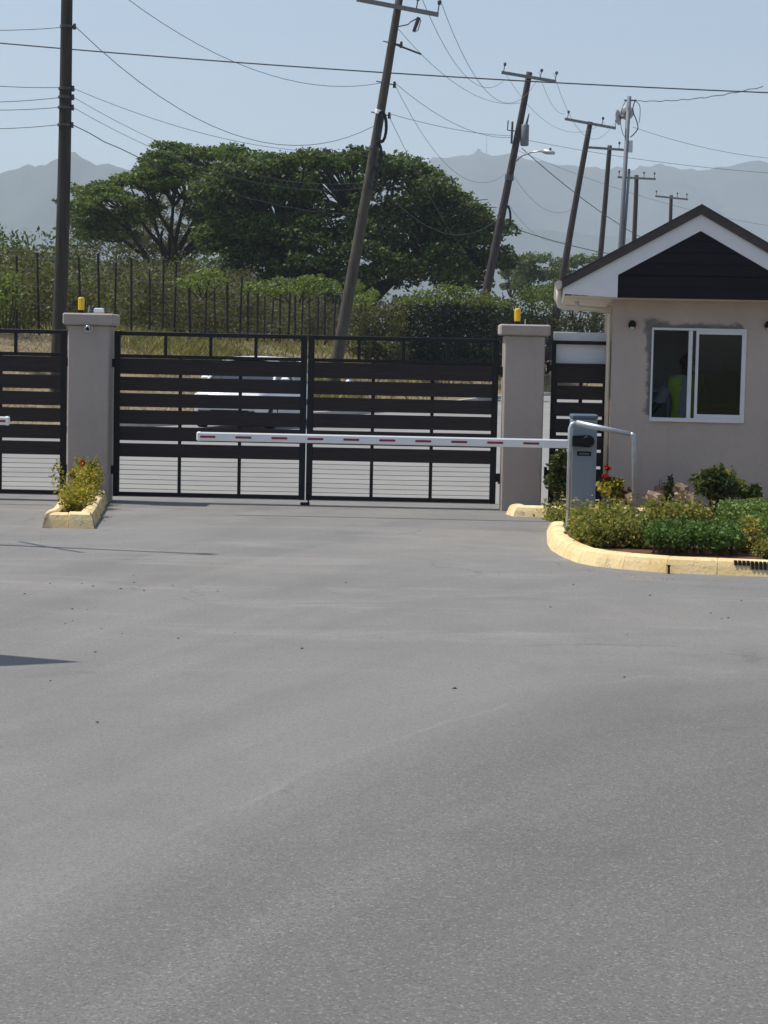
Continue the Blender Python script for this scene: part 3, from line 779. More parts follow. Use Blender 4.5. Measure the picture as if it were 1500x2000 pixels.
MB().box(HW-TH, HW, TH, 0.9, 0, HH).box(HW-TH, HW, 1.75, HD, 0, HH).box(HW-TH, HW, 0.9, 1.75, 2.0, HH).build('wall', M['house_wall'], house)
# inner faces
MB().box(TH+0.002, TH+0.01, TH, HD-0.004, 0.01, HH-0.01).build('inner_wall', M['interior'], house)
MB().box(TH+0.012, HW-TH-0.004, HD-0.01, HD-0.002, 0.01, HH-0.01).build('inner_wall', M['interior'], house)
MB().box(TH, HW-TH, TH, HD, 0.0, 0.012).build('floor', M['kerb_street'], house)
MB().box(TH+0.012, TH+0.03, 0.55, 1.25, 1.22, 1.72).build('notice_panel', M['cab_dark'], house)
MB().box(TH+0.02, 0.9, 2.4, HD-0.02, 0.70, 0.74).box(TH+0.06, TH+0.1, 2.45, 2.5, 0, 0.7).box(0.8, 0.84, 2.45, 2.5, 0, 0.7).build('shelf', M['pole_brown'], house)
MB().box(0.93, 0.96, HD-0.04, HD-0.012, 0.2, 2.2).build('conduit', M['white_trim'], house)
# roof
GO = -0.33; SL = 0.558                         # gable plane in front of the wall, slope
RX = HW/2; AP = 3.222; EX = 1.393               # apex, half span
th_r = 0.095
def slope_z(dx): return AP - SL*abs(dx)
for s in (-1, 1):
    x_e = RX + s*(EX+0.015)
    poly = [(RX, AP), (x_e, slope_z(EX+0.015)), (x_e, slope_z(EX+0.015)-th_r), (RX, AP-th_r)]
    if s < 0: poly = poly[::-1]
    rf = MB().prism(poly, GO-0.03, HD+0.35).build('roof', M['roof'], house)
    e2 = [(RX, AP+0.010), (x_e+s*0.012, slope_z(EX+0.027)+0.010), (x_e+s*0.012, slope_z(EX+0.027)+0.004), (RX, AP+0.003)]
    if s < 0: e2 = e2[::-1]
    MB().prism(e2, GO-0.037, HD+0.36).build('roof_sheet', M['roof'], rf)
    # white barge and boxed eave end
    a0 = AP-th_r
    inner = 0.833
    pts = [(RX, a0), (RX+s*EX, slope_z(EX)-th_r), (RX+s*EX, HH+0.03), (RX+s*(inner), HH), (RX+s*inner, slope_z(inner)-th_r-0.167), (RX, a0-0.167)]
    if s > 0: pts = pts[::-1]
    MB().prism(pts, GO, GO+0.03).build('barge_board', M['white_trim'], house)
    # side fascia and soffit
    MB().box(min(RX+s*EX, RX+s*(EX-0.02)), max(RX+s*EX, RX+s*(EX-0.02)), GO+0.031, HD+0.33, HH+0.012, slope_z(EX)-th_r-0.002).build('fascia', M['white_trim'], house)
    MB().box(min(RX+s*(RX+0.002), RX+s*(EX-0.022)), max(RX+s*(RX+0.002), RX+s*(EX-0.022)), GO+0.032, HD+0.33, HH-0.012, HH+0.01).build('soffit', M['soffit'], house)
# black siding boards in the gable
z = HH; nbz = 0
top_in = AP-th_r-0.167
while z < top_in - 0.02:
    z1 = min(z+0.118, top_in-0.004)
    def xin(zz):
        return min(0.830, (top_in - zz)/SL)
    yb = GO+0.012
    a, b_ = xin(z), xin(z1)
    vs = [(RX-a, yb-0.004, z), (RX+a, yb-0.004, z), (RX+b_, yb+0.001, z1-0.0015), (RX-b_, yb+0.001, z1-0.0015), (RX-a, yb+0.02, z), (RX+a, yb+0.02, z), (RX+b_, yb+0.02, z1-0.003), (RX-b_, yb+0.02, z1-0.003)]
    if a > 0.830-1e-6 and b_ < 0.830-1e-6:       # board that meets the knee
        zk = top_in - 0.830*SL; tk = (zk-z)/(z1-z)
        vs = None
        yk = yb-0.004+0.005*tk
        q = MB(); q.add([(RX-0.830,yb-0.004,z),(RX+0.830,yb-0.004,z),(RX+0.830,yk,zk),(RX+b_,yb+0.006,z1-0.003),(RX-b_,yb+0.006,z1-0.003),(RX-0.830,yk,zk)], [(0,1,2,3,4,5)])
        q.build('siding_board', M['siding'], house)
    else:
        MB().add(vs, [(0,1,2,3),(0,4,5,1),(3,2,6,7),(4,7,6,5)]).build('siding_board', M['siding'], house)
    z = z1 + 0.001
MB().prism([(RX-0.9, HH+0.001), (RX+0.9, HH+0.001), (RX+0.9, slope_z(0.9)-th_r-0.03), (RX, AP-th_r-0.03), (RX-0.9, slope_z(0.9)-th_r-0.03)], GO+0.034, GO+0.05).build('gable_backing', M['siding'], house)
MB().box(0.002, HW-0.002, GO+0.033, -0.002, HH-0.010, HH+0.004).build('front_soffit', M['soffit'], house)
# gutter and down pipe
gxp = RX-EX-0.045
MB().tube([(gxp, GO+0.02, slope_z(EX)-0.06), (gxp, HD+0.3, slope_z(EX)-0.09)], 0.045, 10).build('gutter', M['pvc'], house)
pz = 2.155
pipe = MB().tube([(gxp, GO+0.1, slope_z(EX)-0.03), (gxp, GO+0.1, pz+0.05), (gxp+0.015, GO+0.12, pz+0.015), (gxp+0.05, GO+0.14, pz), (gxp+0.28, GO+0.22, pz-0.006), (-0.035, 0.02, pz-0.02)], 0.03, 10).build('down_pipe', M['pvc'], house, True)
MB().tube([(gxp+0.19, GO+0.19, pz+0.07), (gxp+0.19, GO+0.19, pz-0.055)], [0.026, 0.032], 10).build('pipe_tee', M['pvc'], pipe, True)
MB().tube([(-0.035, 0.02, pz+0.02), (-0.035, 0.05, pz-0.06), (-0.030, 0.06, 0.06)], 0.024, 10).build('down_pipe', M['pvc'], house, True)
# window
win = MB()
fw = 0.026; fy0, fy1 = -0.012, 0.05
win.box(wx_a, wx_b, fy0, fy1, wz_b-fw, wz_b, 0.003)
wo = win.build('window', M['alu'], house)
MB().box(wx_a, wx_b, fy0-0.012, fy1, wz_a, wz_a+0.042, 0.003).build('sill', M['alu'], wo)
MB().box(wx_a, wx_a+0.020, fy0, fy1, wz_a+0.042, wz_b-fw, 0.002).build('jamb', M['alu'], wo)
MB().box(wx_b-0.045, wx_b, fy0, fy1, wz_a+0.042, wz_b-fw, 0.002).build('jamb', M['alu'], wo)
ms0 = wx_a + 0.385
MB().box(ms0, ms0+0.042, 0.0, 0.03, wz_a+0.042, wz_b-fw, 0.002).build('sash', M['alu'], wo)
ms1 = ms0 + 0.078
MB().box(ms1, ms1+0.03, -0.006, 0.02, wz_a+0.042, wz_b-fw, 0.002).build('sash', M['alu'], wo)
MB().box(ms1+0.03, wx_b-0.045, -0.006, 0.02, wz_b-fw-0.036, wz_b-fw, 0.002).build('sash', M['alu'], wo)
MB().box(ms1+0.03, wx_b-0.045, -0.006, 0.02, wz_a+0.042, wz_a+0.085, 0.002).build('sash', M['alu'], wo)
gt = NT("tinted_window_glass")
gt.out((0.10, 0.12, 0.13), 0.03, 0, 0.5); gt.b.inputs["Transmission Weight"].default_value = 0.0
tr = gt.n.new("ShaderNodeBsdfTransparent"); tr.inputs[0].default_value = (0.62, 0.64, 0.66, 1)
gl = gt.n.new("ShaderNodeBsdfGlossy"); gl.inputs["Roughness"].default_value = 0.02
fr = gt.n.new("ShaderNodeFresnel"); fr.inputs[0].default_value = 1.45
mx = gt.n.new("ShaderNodeMixShader"); gt.l.new(fr.outputs[0], mx.inputs[0]); gt.l.new(tr.outputs[0], mx.inputs[1]); gt.l.new(gl.outputs[0], mx.inputs[2])
gt.l.new(mx.outputs[0], gt.n["Material Output"].inputs[0]); M['glass'] = gt.m
MB().box(ms1+0.032, wx_b-0.047, 0.006, 0.010, wz_a+0.086, wz_b-fw-0.037).build('pane', M['glass'], wo)
MB().box(ms0+0.044, wx_b-0.047, 0.034, 0.038, wz_a+0.044, wz_b-fw-0.002).build('pane', M['glass'], wo)
MB().box(0.30, 0.75, 2.2, 2.38, 0.012, 1.30, 0.01).build('filing_cabinet', M['grey_box'], house)
for kz in (0.1, 0.5, 0.9): MB().box(0.33, 0.72, 2.185, 2.2, kz, kz+0.36, 0.004).build('drawer', M['cab'], house)
MB().box(1.05, 1.4, HD-0.03, HD-0.012, 1.35, 1.75).build('notice_sheet', M['white_board'], house)
MB().box(TH+0.03, 1.55, 0.16, 0.36, 0.90, 0.94, 0.005).build('counter', M['pole_brown'], house)
# wall lamps
def wall_lamp(lx, lz, label):
    t = thing('wall_lamp', label, "lamp", (0,0,0), group="round lamps on the guardhouse wall")
    t.location = house.matrix_basis @ Vector((lx, 0, lz)); t.rotation_euler = (0, 0, HYAW)
    c, s = math.cos(HYAW), math.sin(HYAW)
    t.location = (hx + lx*c, HY + lx*s, lz)
    MB().tube([(0,-0.002,0),(0,-0.02,0)], 0.042, 16).build('back_plate', M['dark'], t)
    MB().tube([(0,-0.02,0.008),(0,-0.06,0.006),(0,-0.082,0.0)], [0.040,0.038,0.022], 14).build('hood', M['dark'], t, True)
    MB().tube([(0,-0.045,-0.012),(0,-0.045,-0.042)], [0.026,0.020], 12).build('lens', M['grey_box'], t, True)
wall_lamp(0.205, 1.99, "small dark wall lamp between house corner and window")
wall_lamp(1.62, 2.01, "small dark wall lamp past the sliding window at picture edge")
# chair inside
ch = thing('office_chair', "chair with a curved ochre back behind the window glass", "chair", (hx+1.20, HY+0.30, 0), HYAW)
M['ochre'] = paint("ochre_chair_plastic", (0.62, 0.32, 0.04), 0.5, 0.08, 6)
arc = [(0.24*math.sin(a), 0.06*math.cos(a), 1.06 + 0.085*math.cos(a*1.0)) for a in np.linspace(-1.5, 1.5, 13)]
MB().tube(arc, 0.022, 8).build('back_rim', M['ochre'], ch, True)
MB().box(-0.2, 0.2, 0.02, 0.05, 0.60, 1.05, 0.01).build('backrest', M['dark'], ch)
MB().box(-0.22, 0.22, 0.05, 0.46, 0.44, 0.50, 0.015).build('seat', M['dark'], ch)
for sx in (-0.19, 0.19):
    for sy in (0.08, 0.42): MB().tube([(sx, sy, 0.44), (sx*1.1, sy, 0.013)], 0.014, 8).build('leg', M['dark'], ch)

# ------------------------------------------------------------------ the guard
def make_guard():
    base = P(1343, 760, HY+0.60)
    t = thing('person', "guard in a yellow green vest standing inside the open window", "person", (base.x, base.y, 0.013), math.radians(72))
    # skeleton: facing -x (towards the camera pillar) and a little to the viewer
    V = []; E = []; Rr = []
    def v(x, y, z, r, link_to=None, ry=None):
        V.append((x, y, z)); Rr.append((r, ry or r)); i = len(V)-1
        if link_to is not None: E.append((link_to, i))
        return i
    pel = v(0, 0, 0.93, 0.125, None, 0.15)
    wai = v(0.0, 0, 1.08, 0.115, pel, 0.14)
    che = v(-0.005, 0, 1.27, 0.125, wai, 0.165)
    sho = v(0.0, 0, 1.40, 0.10, che, 0.14)
    nek = v(-0.015, 0, 1.475, 0.055, sho)
    jaw = v(-0.035, 0, 1.54, 0.070, nek, 0.066)
    hed = v(-0.022, 0, 1.62, 0.098, jaw, 0.080)
    crn = v(-0.008, 0, 1.695, 0.070, hed, 0.062)
    nos = v(-0.135, 0, 1.59, 0.014, hed)
    hands = {}
    for s, name in ((-1, 'near'), (1, 'far')):   # -y is the window side
        hip = v(0, s*0.095, 0.86, 0.095, pel)
        kne = v(-0.02, s*0.10, 0.48, 0.062, hip)
        ank = v(0.01, s*0.105, 0.09, 0.042, kne)
        toe = v(-0.16, s*0.12, 0.035, 0.036, ank)
        shl = v(0.0, s*0.175, 1.385, 0.066, sho)
        if s > 0:
            elb = v(-0.04, s*0.285, 1.17, 0.052, shl)
            fo = v(-0.10, s*0.36, 1.075, 0.046, elb)
            wri = v(-0.16, s*0.43, 0.99, 0.031, fo)
        else:
            elb = v(0.03, s*0.215, 1.12, 0.048, shl)
            fo = v(-0.04, s*0.215, 1.0, 0.040, elb)
            wri = v(-0.13, s*0.20, 0.90, 0.029, fo)
        W = Vector(V[wri]); D = (W - Vector(V[fo])).normalized()
        pm = v(*(W + D*0.055), 0.034, wri, 0.02)
        S = Vector((0, 1, 0)); Dn = D.cross(S).normalized()
        for k, (off, ln) in enumerate(((-0.028, 0.060), (-0.009, 0.072), (0.011, 0.066), (0.029, 0.05))):
            a = v(*(W + D*0.088 + S*off), 0.0095, pm)
            b = v(*(W + D*(0.088+ln*0.55) + S*off + Dn*0.010), 0.0085, a)
            v(*(W + D*(0.088+ln*0.9) + S*off*0.9 + Dn*0.030), 0.0075, b)
        a = v(*(W + D*0.05 + S*(-0.04) + Dn*0.012), 0.0105, wri)
        v(*(W + D*0.085 + S*(-0.052) + Dn*0.026), 0.009, a)
    me = bpy.data.meshes.new('tmp_guard'); me.from_pydata(V, E, [])
    o = bpy.data.objects.new('tmp_guard', me); COL.objects.link(o)
    sk = o.modifiers.new('skin', 'SKIN'); sk.use_smooth_shade = True
    for i, sv in enumerate(me.skin_vertices[0].data): sv.radius = Rr[i]; sv.use_root = (i == 0)
    o.modifiers.new('sub', 'SUBSURF').levels = 2; o.modifiers['sub'].render_levels = 2
    dg = bpy.context.evaluated_depsgraph_get(); ev = o.evaluated_get(dg)
    bm_ = bpy.data.meshes.new_from_object(ev)
    bpy.data.objects.remove(o)
    import bmesh
    bb = bmesh.new(); bb.from_mesh(bm_); bmesh.ops.recalc_face_normals(bb, faces=bb.faces[:]); bb.to_mesh(bm_); bb.free(); bm_.update()
    M['skin'] = paint("dark_skin", (0.055, 0.032, 0.022), 0.5, 0.1, 8)
    M['shirt'] = paint("grey_shirt_cloth", (0.26, 0.30, 0.36), 0.9, 0.1, 12)
    M['trouser'] = paint("navy_trouser_cloth", (0.02, 0.024, 0.04), 0.9, 0.15, 12)
    M['vest'] = paint("lime_vest_cloth", (0.33, 0.48, 0.05), 0.7, 0.08, 10)
    co = np.array([v_.co[:] for v_ in bm_.vertices]); no = np.array([v_.normal[:] for v_ in bm_.vertices])
    body = link('body', bm_, M['skin'], t, True)
    fc = [(p.vertices[:], co[list(p.vertices)].mean(0)) for p in bm_.polygons]
    def shell(name, test, off, m):
        idx = {}; vs = []; fs = []
        for ids, c in fc:
            if test(c):
                f = []
                for k in ids:
                    if k not in idx: idx[k] = len(vs); vs.append(tuple(co[k] + no[k]*off))
                    f.append(idx[k])
                fs.append(tuple(f))
        return MB().add(vs, fs).build(name, m, t, True)
    arm_len = lambda c: (c[2] < 1.155 and c[1] > 0.20) or (c[2] < 1.13 and (abs(c[1]) > 0.165 or c[0] < -0.16))
    shell('shirt', lambda c: 0.93 < c[2] < (1.455 if abs(c[1]) < 0.09 else 1.6) and not arm_len(c) and c[2] < 1.47, 0.011, M['shirt'])
    shell('trousers', lambda c: 0.07 < c[2] < 0.985 and not arm_len(c) and c[0] > -0.17, 0.012, M['trouser'])
    shell('vest', lambda c: (0.05 < abs(c[1]) < 0.175 or (c[0] > 0.02 and abs(c[1]) < 0.17 and 0.9 < c[2] < 1.43)) and 0.90 < c[2] < 1.43, 0.024, M['vest'])
    hr = shell('hair', lambda c: c[2] > 1.615 and (c[0] > -0.075 or c[2] > 1.67), 0.006, M['dark'])
    for mm in (M['shirt'], M['trouser']): bm_.materials.append(mm)
    for pgn, (ids, c) in zip(bm_.polygons, fc):
        if 0.93 < c[2] < 1.465 and not arm_len(c): pgn.material_index = 1
        elif c[2] <= 0.93 and not arm_len(c) and c[0] > -0.17: pgn.material_index = 2
    shell('boots', lambda c: c[2] < 0.10, 0.010, M['dark'])
    for sy in (-1, 1):
        MB().tube([(-0.015, sy*0.078, 1.575), (-0.005, sy*0.088, 1.60), (-0.012, sy*0.080, 1.63)], 0.012, 6).build('ear', M['skin'], body, True)
        MB().tube([(-0.108, sy*0.030, 1.615), (-0.114, sy*0.030, 1.615)], 0.011, 8).build('eye', M['rod'], body)
    MB().box(-0.115, -0.100, -0.022, 0.022, 1.545, 1.553).build('mouth', M['lf_rust'], body)
    return t
make_guard()

# ------------------------------------------------------------------ utility poles
def lerp3(a, b, t): return a + (b-a)*t
def wood_pole(name, label, base, top, r0, r1, m, arm_half=0.0, arm_drop=0.25, arm_tilt=0.0, pins=(), group=None, arm_yaw=0.0, braces=True):
    base = Vector(base); top = Vector(top)
    t = thing(name, label, "utility pole", base, group=group)
    ax = top - base
    n = 14; pts = []; rs = []
    for i in range(n+1):
        f = i/n
        off = Vector((0.02*math.sin(f*5+base.x), 0.02*math.sin(f*4+base.y), 0))
        pts.append(ax*f + off*(1 if 0 < i < n else 0)); rs.append(lerp3(r0, r1, f))
    MB().tube([Vector((0,0,-0.4))] + pts, [r0*1.03] + rs, 12).build('shaft', m, t, True)
    if arm_half > 0:
        c = ax*(1 - arm_drop/ax.length)
        dx = Vector((math.cos(arm_yaw)*math.cos(arm_tilt), math.sin(arm_yaw)*math.cos(arm_tilt), math.sin(arm_tilt)))
        c2 = c + Vector((0, -r1-0.04, 0))
        arm = MB().beam(c2 - dx*arm_half, c2 + dx*arm_half, 0.10, 0.12).build('crossarm', M['arm'], t)
        up = ax.normalized()
        for p in pins:
            b = c2 + dx*arm_half*p + up*0.05
            q = MB().tube([b, b+up*0.22, b+up*0.24, b+up*0.33, b+up*0.37], [0.018, 0.018, 0.05, 0.065, 0.03], 8)
            q.build('insulator', M['insul'], arm)
    return t, ax, base
def bz(px, Y, py=740): 
    p = P(px, py, Y); return Vector((p.x, Y, bank_z(p.x, Y)))
# A: upright
YA = 44.0
bA = bz(113, YA, 700); tA = P(134, -95, YA)
poleA, axA, _ = wood_pole('utility_pole', "thick upright dark utility pole rising behind the camera pillar", bA, tA, 0.160, 0.118, M['pole_dark'])
def on_pole(base, ax, z):                      # world point on the pole axis at height z
    f = (z - base.z)/ax.z; return base + ax*f
def pole_px(base, ax, py):
    lo, hi = 0.0, 1.0
    for _ in range(40):
        f = (lo+hi)/2; w = base + ax*f - Vector((0,0,CAM_H))
        yy = CY - FPX*w.dot(U_)/w.dot(F_)
        if yy > py: lo = f
        else: hi = f
    return base + ax*lo
for py in (52, 173, 190, 210, 244):
    w = pole_px(bA, axA, py) - bA
    q = MB().tube([w + Vector((0.10,-0.02,0)), w + Vector((0.20,-0.03,0.0))], 0.02, 6); q.tube([w+Vector((0.17,-0.03,-0.06)), w+Vector((0.17,-0.03,0.06))], [0.04,0.03], 7)
    q.build('insulator', M['insul'], poleA)
    MB().tube([w + Vector((0,0,-0.025)), w + Vector((0,0,0.025))], 0.148, 12).build('strap', M['rod'], poleA)
# B: leaning
YBp = 60.0
bB = bz(650, YBp, 730); tB = P(783, -22, YBp)
poleB, axB, _ = wood_pole('utility_pole', "tall leaning grey utility pole standing behind the driveway gate", bB, tB, 0.185, 0.108, M['pole_grey'],
                          1.2, 0.55, math.radians(-9.5), (-0.95, 0.45, 0.97))
def coil(parent, c, r, n, name='cable_coil', vert=1.9):
    q = MB()
    for k in range(n):
        pts = [c + Vector((r*math.cos(a)*(0.55+0.06*k), -0.03*k - 0.05, r*vert*math.sin(a)*(1+0.05*k))) for a in np.linspace(0, 2*math.pi, 17)]
        q.tube(pts, 0.022, 5, cap=False)
    q.build(name, M['cable'], parent)
w = pole_px(bB, axB, 250) - bB; coil(poleB, w + Vector((0.13,-0.15,0)), 0.20, 5)
w = pole_px(bB, axB, 308) - bB; coil(poleB, w + Vector((0.15,-0.14,0)), 0.20, 4)
w = pole_px(bB, axB, 347) - bB; coil(poleB, w + Vector((0.13,-0.14,0)), 0.17, 3)
for k, py in enumerate((218, 222, 290)):
    w = pole_px(bB, axB, py) - bB; MB().tube([w+Vector((-0.01,0,-0.03)), w+Vector((0.01,0,0.03))], 0.155, 12).build('strap', M['white_board'] if k < 2 else M['rod'], poleB)
for py in (84, 162, 222):
    w = pole_px(bB, axB, py) - bB
    q = MB().tube([w+Vector((-0.25,-0.04,0.04)), w+Vector((0.30,-0.04,-0.06))], 0.018, 6); q.tube([w+Vector((0.28,-0.04,-0.14)), w+Vector((0.28,-0.04,0.04))], [0.05,0.035], 7); q.build('insulator', M['insul'], poleB)
w = pole_px(bB, axB, 84) - bB; e = P(823, 106, YBp) - bB
MB().tube([w, e], 0.03, 6).build('stand_off_arm', M['insul'], poleB)
cut = MB(); c1 = P(808, 62, YBp) - bB; c2 = P(818, 34, YBp) - bB; c3 = P(802, 43, YBp) - bB
cut.tube([c1, c2], [0.05, 0.06], 8)
cut.tube([c2, P(822, 40, YBp)-bB, P(816, 60, YBp)-bB, c1], 0.014, 5)
cut.tube([P(778, 52, YBp)-bB, P(797, 48, YBp)-bB, c3, c2], 0.018, 5)
cut.build('fuse_cutout', M['insul'], poleB)
# C, D, E, F, G
def far_pole(pxt, pyt, pxb, pyb, Y, r0, r1, m, label, arm_px, tilt, pins, drop=0.25, zground=None):
    top = P(pxt, pyt, Y); low = P(pxb, pyb, Y)
    zb = 2.0
    f = (zb - low.z)/(top.z - low.z); b = low + (top-low)*f
    return wood_pole('utility_pole', label, b, top, r0, r1, m, arm_px/2*Y/FPX, drop, tilt, pins, group="row of power line poles along the street")
poleC, axC, bC = far_pole(1034, 141, 953, 560, 86, 0.20, 0.125, M['pole_brown'], "leaning brown power pole carrying a transformer and a street lamp", 106, -0.145, (-0.93, 0.42, 0.97), 0.22)
poleD, axD, bD = far_pole(1153, 238, 1101, 530, 99, 0.19, 0.125, M['pole_brown'], "leaning power pole rising just clear of the guardhouse eave", 100, -0.16, (-0.9, 0.45, 0.97), 0.10)
poleE, axE, bE = far_pole(1191, 284, 1172, 500, 110, 0.17, 0.12, M['pole_brown'], "thinner power pole between the leaning pole and the dish pole", 84, -0.05, (0.42,), 0.2)
poleF, axF, bF = far_pole(1243, 342, 1239, 466, 127, 0.17, 0.13, M['pole_brown'], "power pole standing just beyond the dish pole", 74, -0.03, (-0.92, 0.38, 0.93), 0.2)
poleG, axG, bG = far_pole(1311, 381, 1310, 432, 145, 0.16, 0.12, M['pole_brown'], "farthest short looking power pole above the guardhouse roof", 64, -0.08, (-0.92, 0.36, 0.93), 0.2)
# transformer and lamp on C
w = pole_px(bC, axC, 262) - bC
q = MB().tube([w+Vector((0.30,-0.05,-0.48)), w+Vector((0.30,-0.05,-0.44)), w+Vector((0.30,-0.05,0.36)), w+Vector((0.30,-0.05,0.42))], [0.15,0.175,0.175,0.12], 16)
tf = q.build('transformer', M['trafo'], poleC, True)
MB().tube([w+Vector((0.36,-0.05,0.42)), w+Vector((0.46,-0.05,0.85))], [0.05,0.02], 7).build('bushing', M['insul'], tf)
MB().box(w.x+0.0, w.x+0.12, w.y-0.10, w.y+0.05, w.z-0.3, w.z+0.3).build('bracket', M['rod'], poleC)
q = MB().tube([w+Vector((-0.12,-0.05,0.12)), w+Vector((-0.42,-0.05,0.15)), w+Vector((-0.40,-0.05,0.55))], 0.03, 6); q.tube([w+Vector((-0.24,-0.05,-0.40)), w+Vector((-0.22,-0.05,0.50))], 0.05, 6); q.build('lightning_arrester', M['insul'], poleC)
w = pole_px(bC, axC, 320) - bC
la = [P(1003, 320, 86), P(1018, 305, 85.6), P(1038, 297, 85), P(1060, 295, 84.6)]
MB().tube([p - bC for p in la], 0.035, 7).build('lamp_arm', M['galv'], poleC, True)
h0 = P(1056, 294, 84.7) - bC; h1 = P(1082, 299, 84.2) - bC
MB().tube([h0, (h0*0.6+h1*0.4), h1], [0.05, 0.11, 0.07], 8).build('lamp_head', M['galv'], poleC, True)
MB().tube([P(1075,296,84.4)-bC, P(1075,289,84.4)-bC], 0.05, 6).build('photocell', M['insul'], poleC)
coil(poleC, pole_px(bC, axC, 425) - bC + Vector((0.2,-0.15,0)), 0.26, 4, vert=1.7)
MB().tube([Vector((0,0,-0.2)) + (pole_px(bC, axC, 343)-bC), Vector((0,0,0.02)) + (pole_px(bC, axC, 343)-bC)], 0.19, 10).build('strap', M['rod'], poleC)
# steel pole with dishes
YS = 74.0
dt = P(1229, 188, YS); dl = P(1212, 480, YS); f = (0.3-dl.z)/(dt.z-dl.z); db = dl + (dt-dl)*f
dp = thing('antenna_pole', "slim dull steel pole carrying two round dishes behind the guardhouse", "antenna pole", db)
MB().tube([Vector((0,0,0)), (dt-db)*0.5, dt-db], [0.105, 0.085, 0.075], 12).build('shaft', M['steel_pole'], dp, True)
MB().tube([dl-db+Vector((0.12,0.02,0)), P(1229,330,YS)-db], 0.045, 8).build('stay_tube', M['steel_pole'], dp, True)
def dish(parent, c, r, nrm):
    nrm = Vector(nrm).normalized(); u = nrm.cross(Vector((0,0,1))).normalized(); v_ = u.cross(nrm)
    q = MB(); vs = []; fs = []
    rings = [(0.02, 0.0), (0.4, 0.03), (0.75, 0.11), (1.0, 0.2), (1.02, 0.25)]
    for rr, dd in rings:
        for k in range(24):
            a = 2*math.pi*k/24; vs.append(c + (u*math.cos(a)+v_*math.sin(a))*r*rr + nrm*r*dd)
    for i in range(len(rings)-1):
        for k in range(24): fs.append((i*24+k, i*24+(k+1)%24, (i+1)*24+(k+1)%24, (i+1)*24+k))
    fs.append(tuple(range(24)))
    q.add(vs, fs); o = q.build('dish', M['dish'], parent, True)
    MB().tube([c - nrm*0.16, c], [0.06, 0.09], 8).build('dish_mount', M['trafo'], o)
    return o
dish(dp, P(1226, 218, YS)-db+Vector((0,0.30,0)), 0.25, (0.15, 1, 0.0))
dish(dp, P(1213, 228, YS)-db+Vector((-0.03,0.1,0)), 0.28, (-0.95, 0.45, -0.1))
MB().beam(P(1219,196,YS)-db, P(1243,196,YS)-db, 0.05, 0.05).build('crossarm', M['steel_pole'], dp)
MB().box(-0.05, 0.09, -0.09, 0.0, 0, 0.42, 0.01).build('radio_unit', M['grey_box'], dp).location = P(1230, 298, YS)-db
for pts, r in (([(1240,197),(1236,215),(1243,235),(1246,250),(1238,262),(1231,268)], 0.020), ([(1222,197),(1214,215),(1212,240),(1217,262),(1222,268)], 0.012), ([(1238,196),(1249,205),(1250,225),(1248,240)], 0.012)):
    sp = smooth_line([(a, b) for a, b in pts], 4)
    MB().tube([P(a, b, YS-0.12)-db for a, b in sp], r, 5).build('cable_loop', M['cable'], dp)

# ------------------------------------------------------------------ wires
def wire(label, a, b, sag, r=0.012, m='wire', n=18, name='power_line', wob=0.0):
    a = Vector(a); b = Vector(b); pts = []
    for i in range(n+1):
        f = i/n; p = a.lerp(b, f); p.z -= sag*4*f*(1-f)
        if wob: p.z += wob*math.sin(i*2.3)*(1 if 0 < i < n else 0)
        pts.append(p)
    o = MB().tube([p - a for p in pts], r*(0.72 if m == 'wire' else 0.85), 5).build(name, M[m]); o.location = a
    return tag(o, label, "cable", group="overhead lines")
A_ = lambda py, dx=0.19: pole_px(bA, axA, py) + Vector((dx, 0, 0))
B_ = lambda py, dx=0.0: pole_px(bB, axB, py) + Vector((dx, -0.1, 0))
C_ = lambda py, dx=0.0: pole_px(bC, axC, py) + Vector((dx, -0.1, 0))
wire("thick dark cable crossing the whole sky", P(-250, 61, 63), P(1750, 190, 63), 0.25, 0.024, 'cable', 30)
wire("thin wire sloping from the picture top down to the leaning pole's upper strap", A_(-80), B_(163, -0.1), 0.95, 0.011)
wire("sagging wire from the upright pole's highest insulator to the coil on the leaning pole", A_(52), B_(247, -0.1), 1.35, 0.012)
wire("faint wire leaving the upright pole second from the top towards the tree", A_(173), B_(296, -0.1), 0.45, 0.009)
wire("faint wire leaving the upright pole third from the top towards the tree", A_(190), B_(357, -0.1), 0.62, 0.008)
wire("faint wire leaving the upright pole fourth from the top towards the tree", A_(210), B_(368, -0.1), 0.62, 0.008)
wire("dark wire leaving the upright pole lowest, dipping into the tree crown", A_(244), B_(420, -0.1), 0.45, 0.012, 'cable', 24, wob=0.015)
for k, (y0, y1, w_) in enumerate(((48, 54, "highest"), (140, 171, "second"), (195, 191, "third"), (204, 210, "fourth"), (246, 244, "lowest"))):
    wire(f"{w_} of the wires running from the upright pole to the near picture edge", A_(y1, -0.13), P(-260, y0-10, 40), 0.12, 0.010)
wire("wire from the leaning pole's upper strap to the transformer pole", B_(162, 0.28), C_(268), 0.5, 0.012)
wire("deeply sagging thin wire below the leaning pole's upper strap", B_(164, 0.28), C_(330), 1.5, 0.010)
wire("nearly level wire from the leaning pole's coil to the transformer pole", B_(222, 0.25), C_(266), 0.15, 0.012)
wire("thin wire dropping steeply from the coil into the dense tree", B_(224, 0.25), Vector((4.0, 92, 5.5)), 0.35, 0.011)
wire("thin wire from the stand-off arm to the transformer pole", B_(56, 0.1), C_(200), 0.75, 0.011)
wire("thin line from the leaning pole's crossarm to the next crossarm, inner one", P(822, -8, 60), P(984, 158, 86), 1.15, 0.012)
wire("thin line from the leaning pole's crossarm to the next crossarm, outer one", P(858, -5, 60), P(1052, 152, 86), 1.9, 0.012)
wire("thin line between the transformer pole's crossarm and the next one, inner one", P(1052, 140, 86), P(1104, 222, 99), 0.5, 0.011)
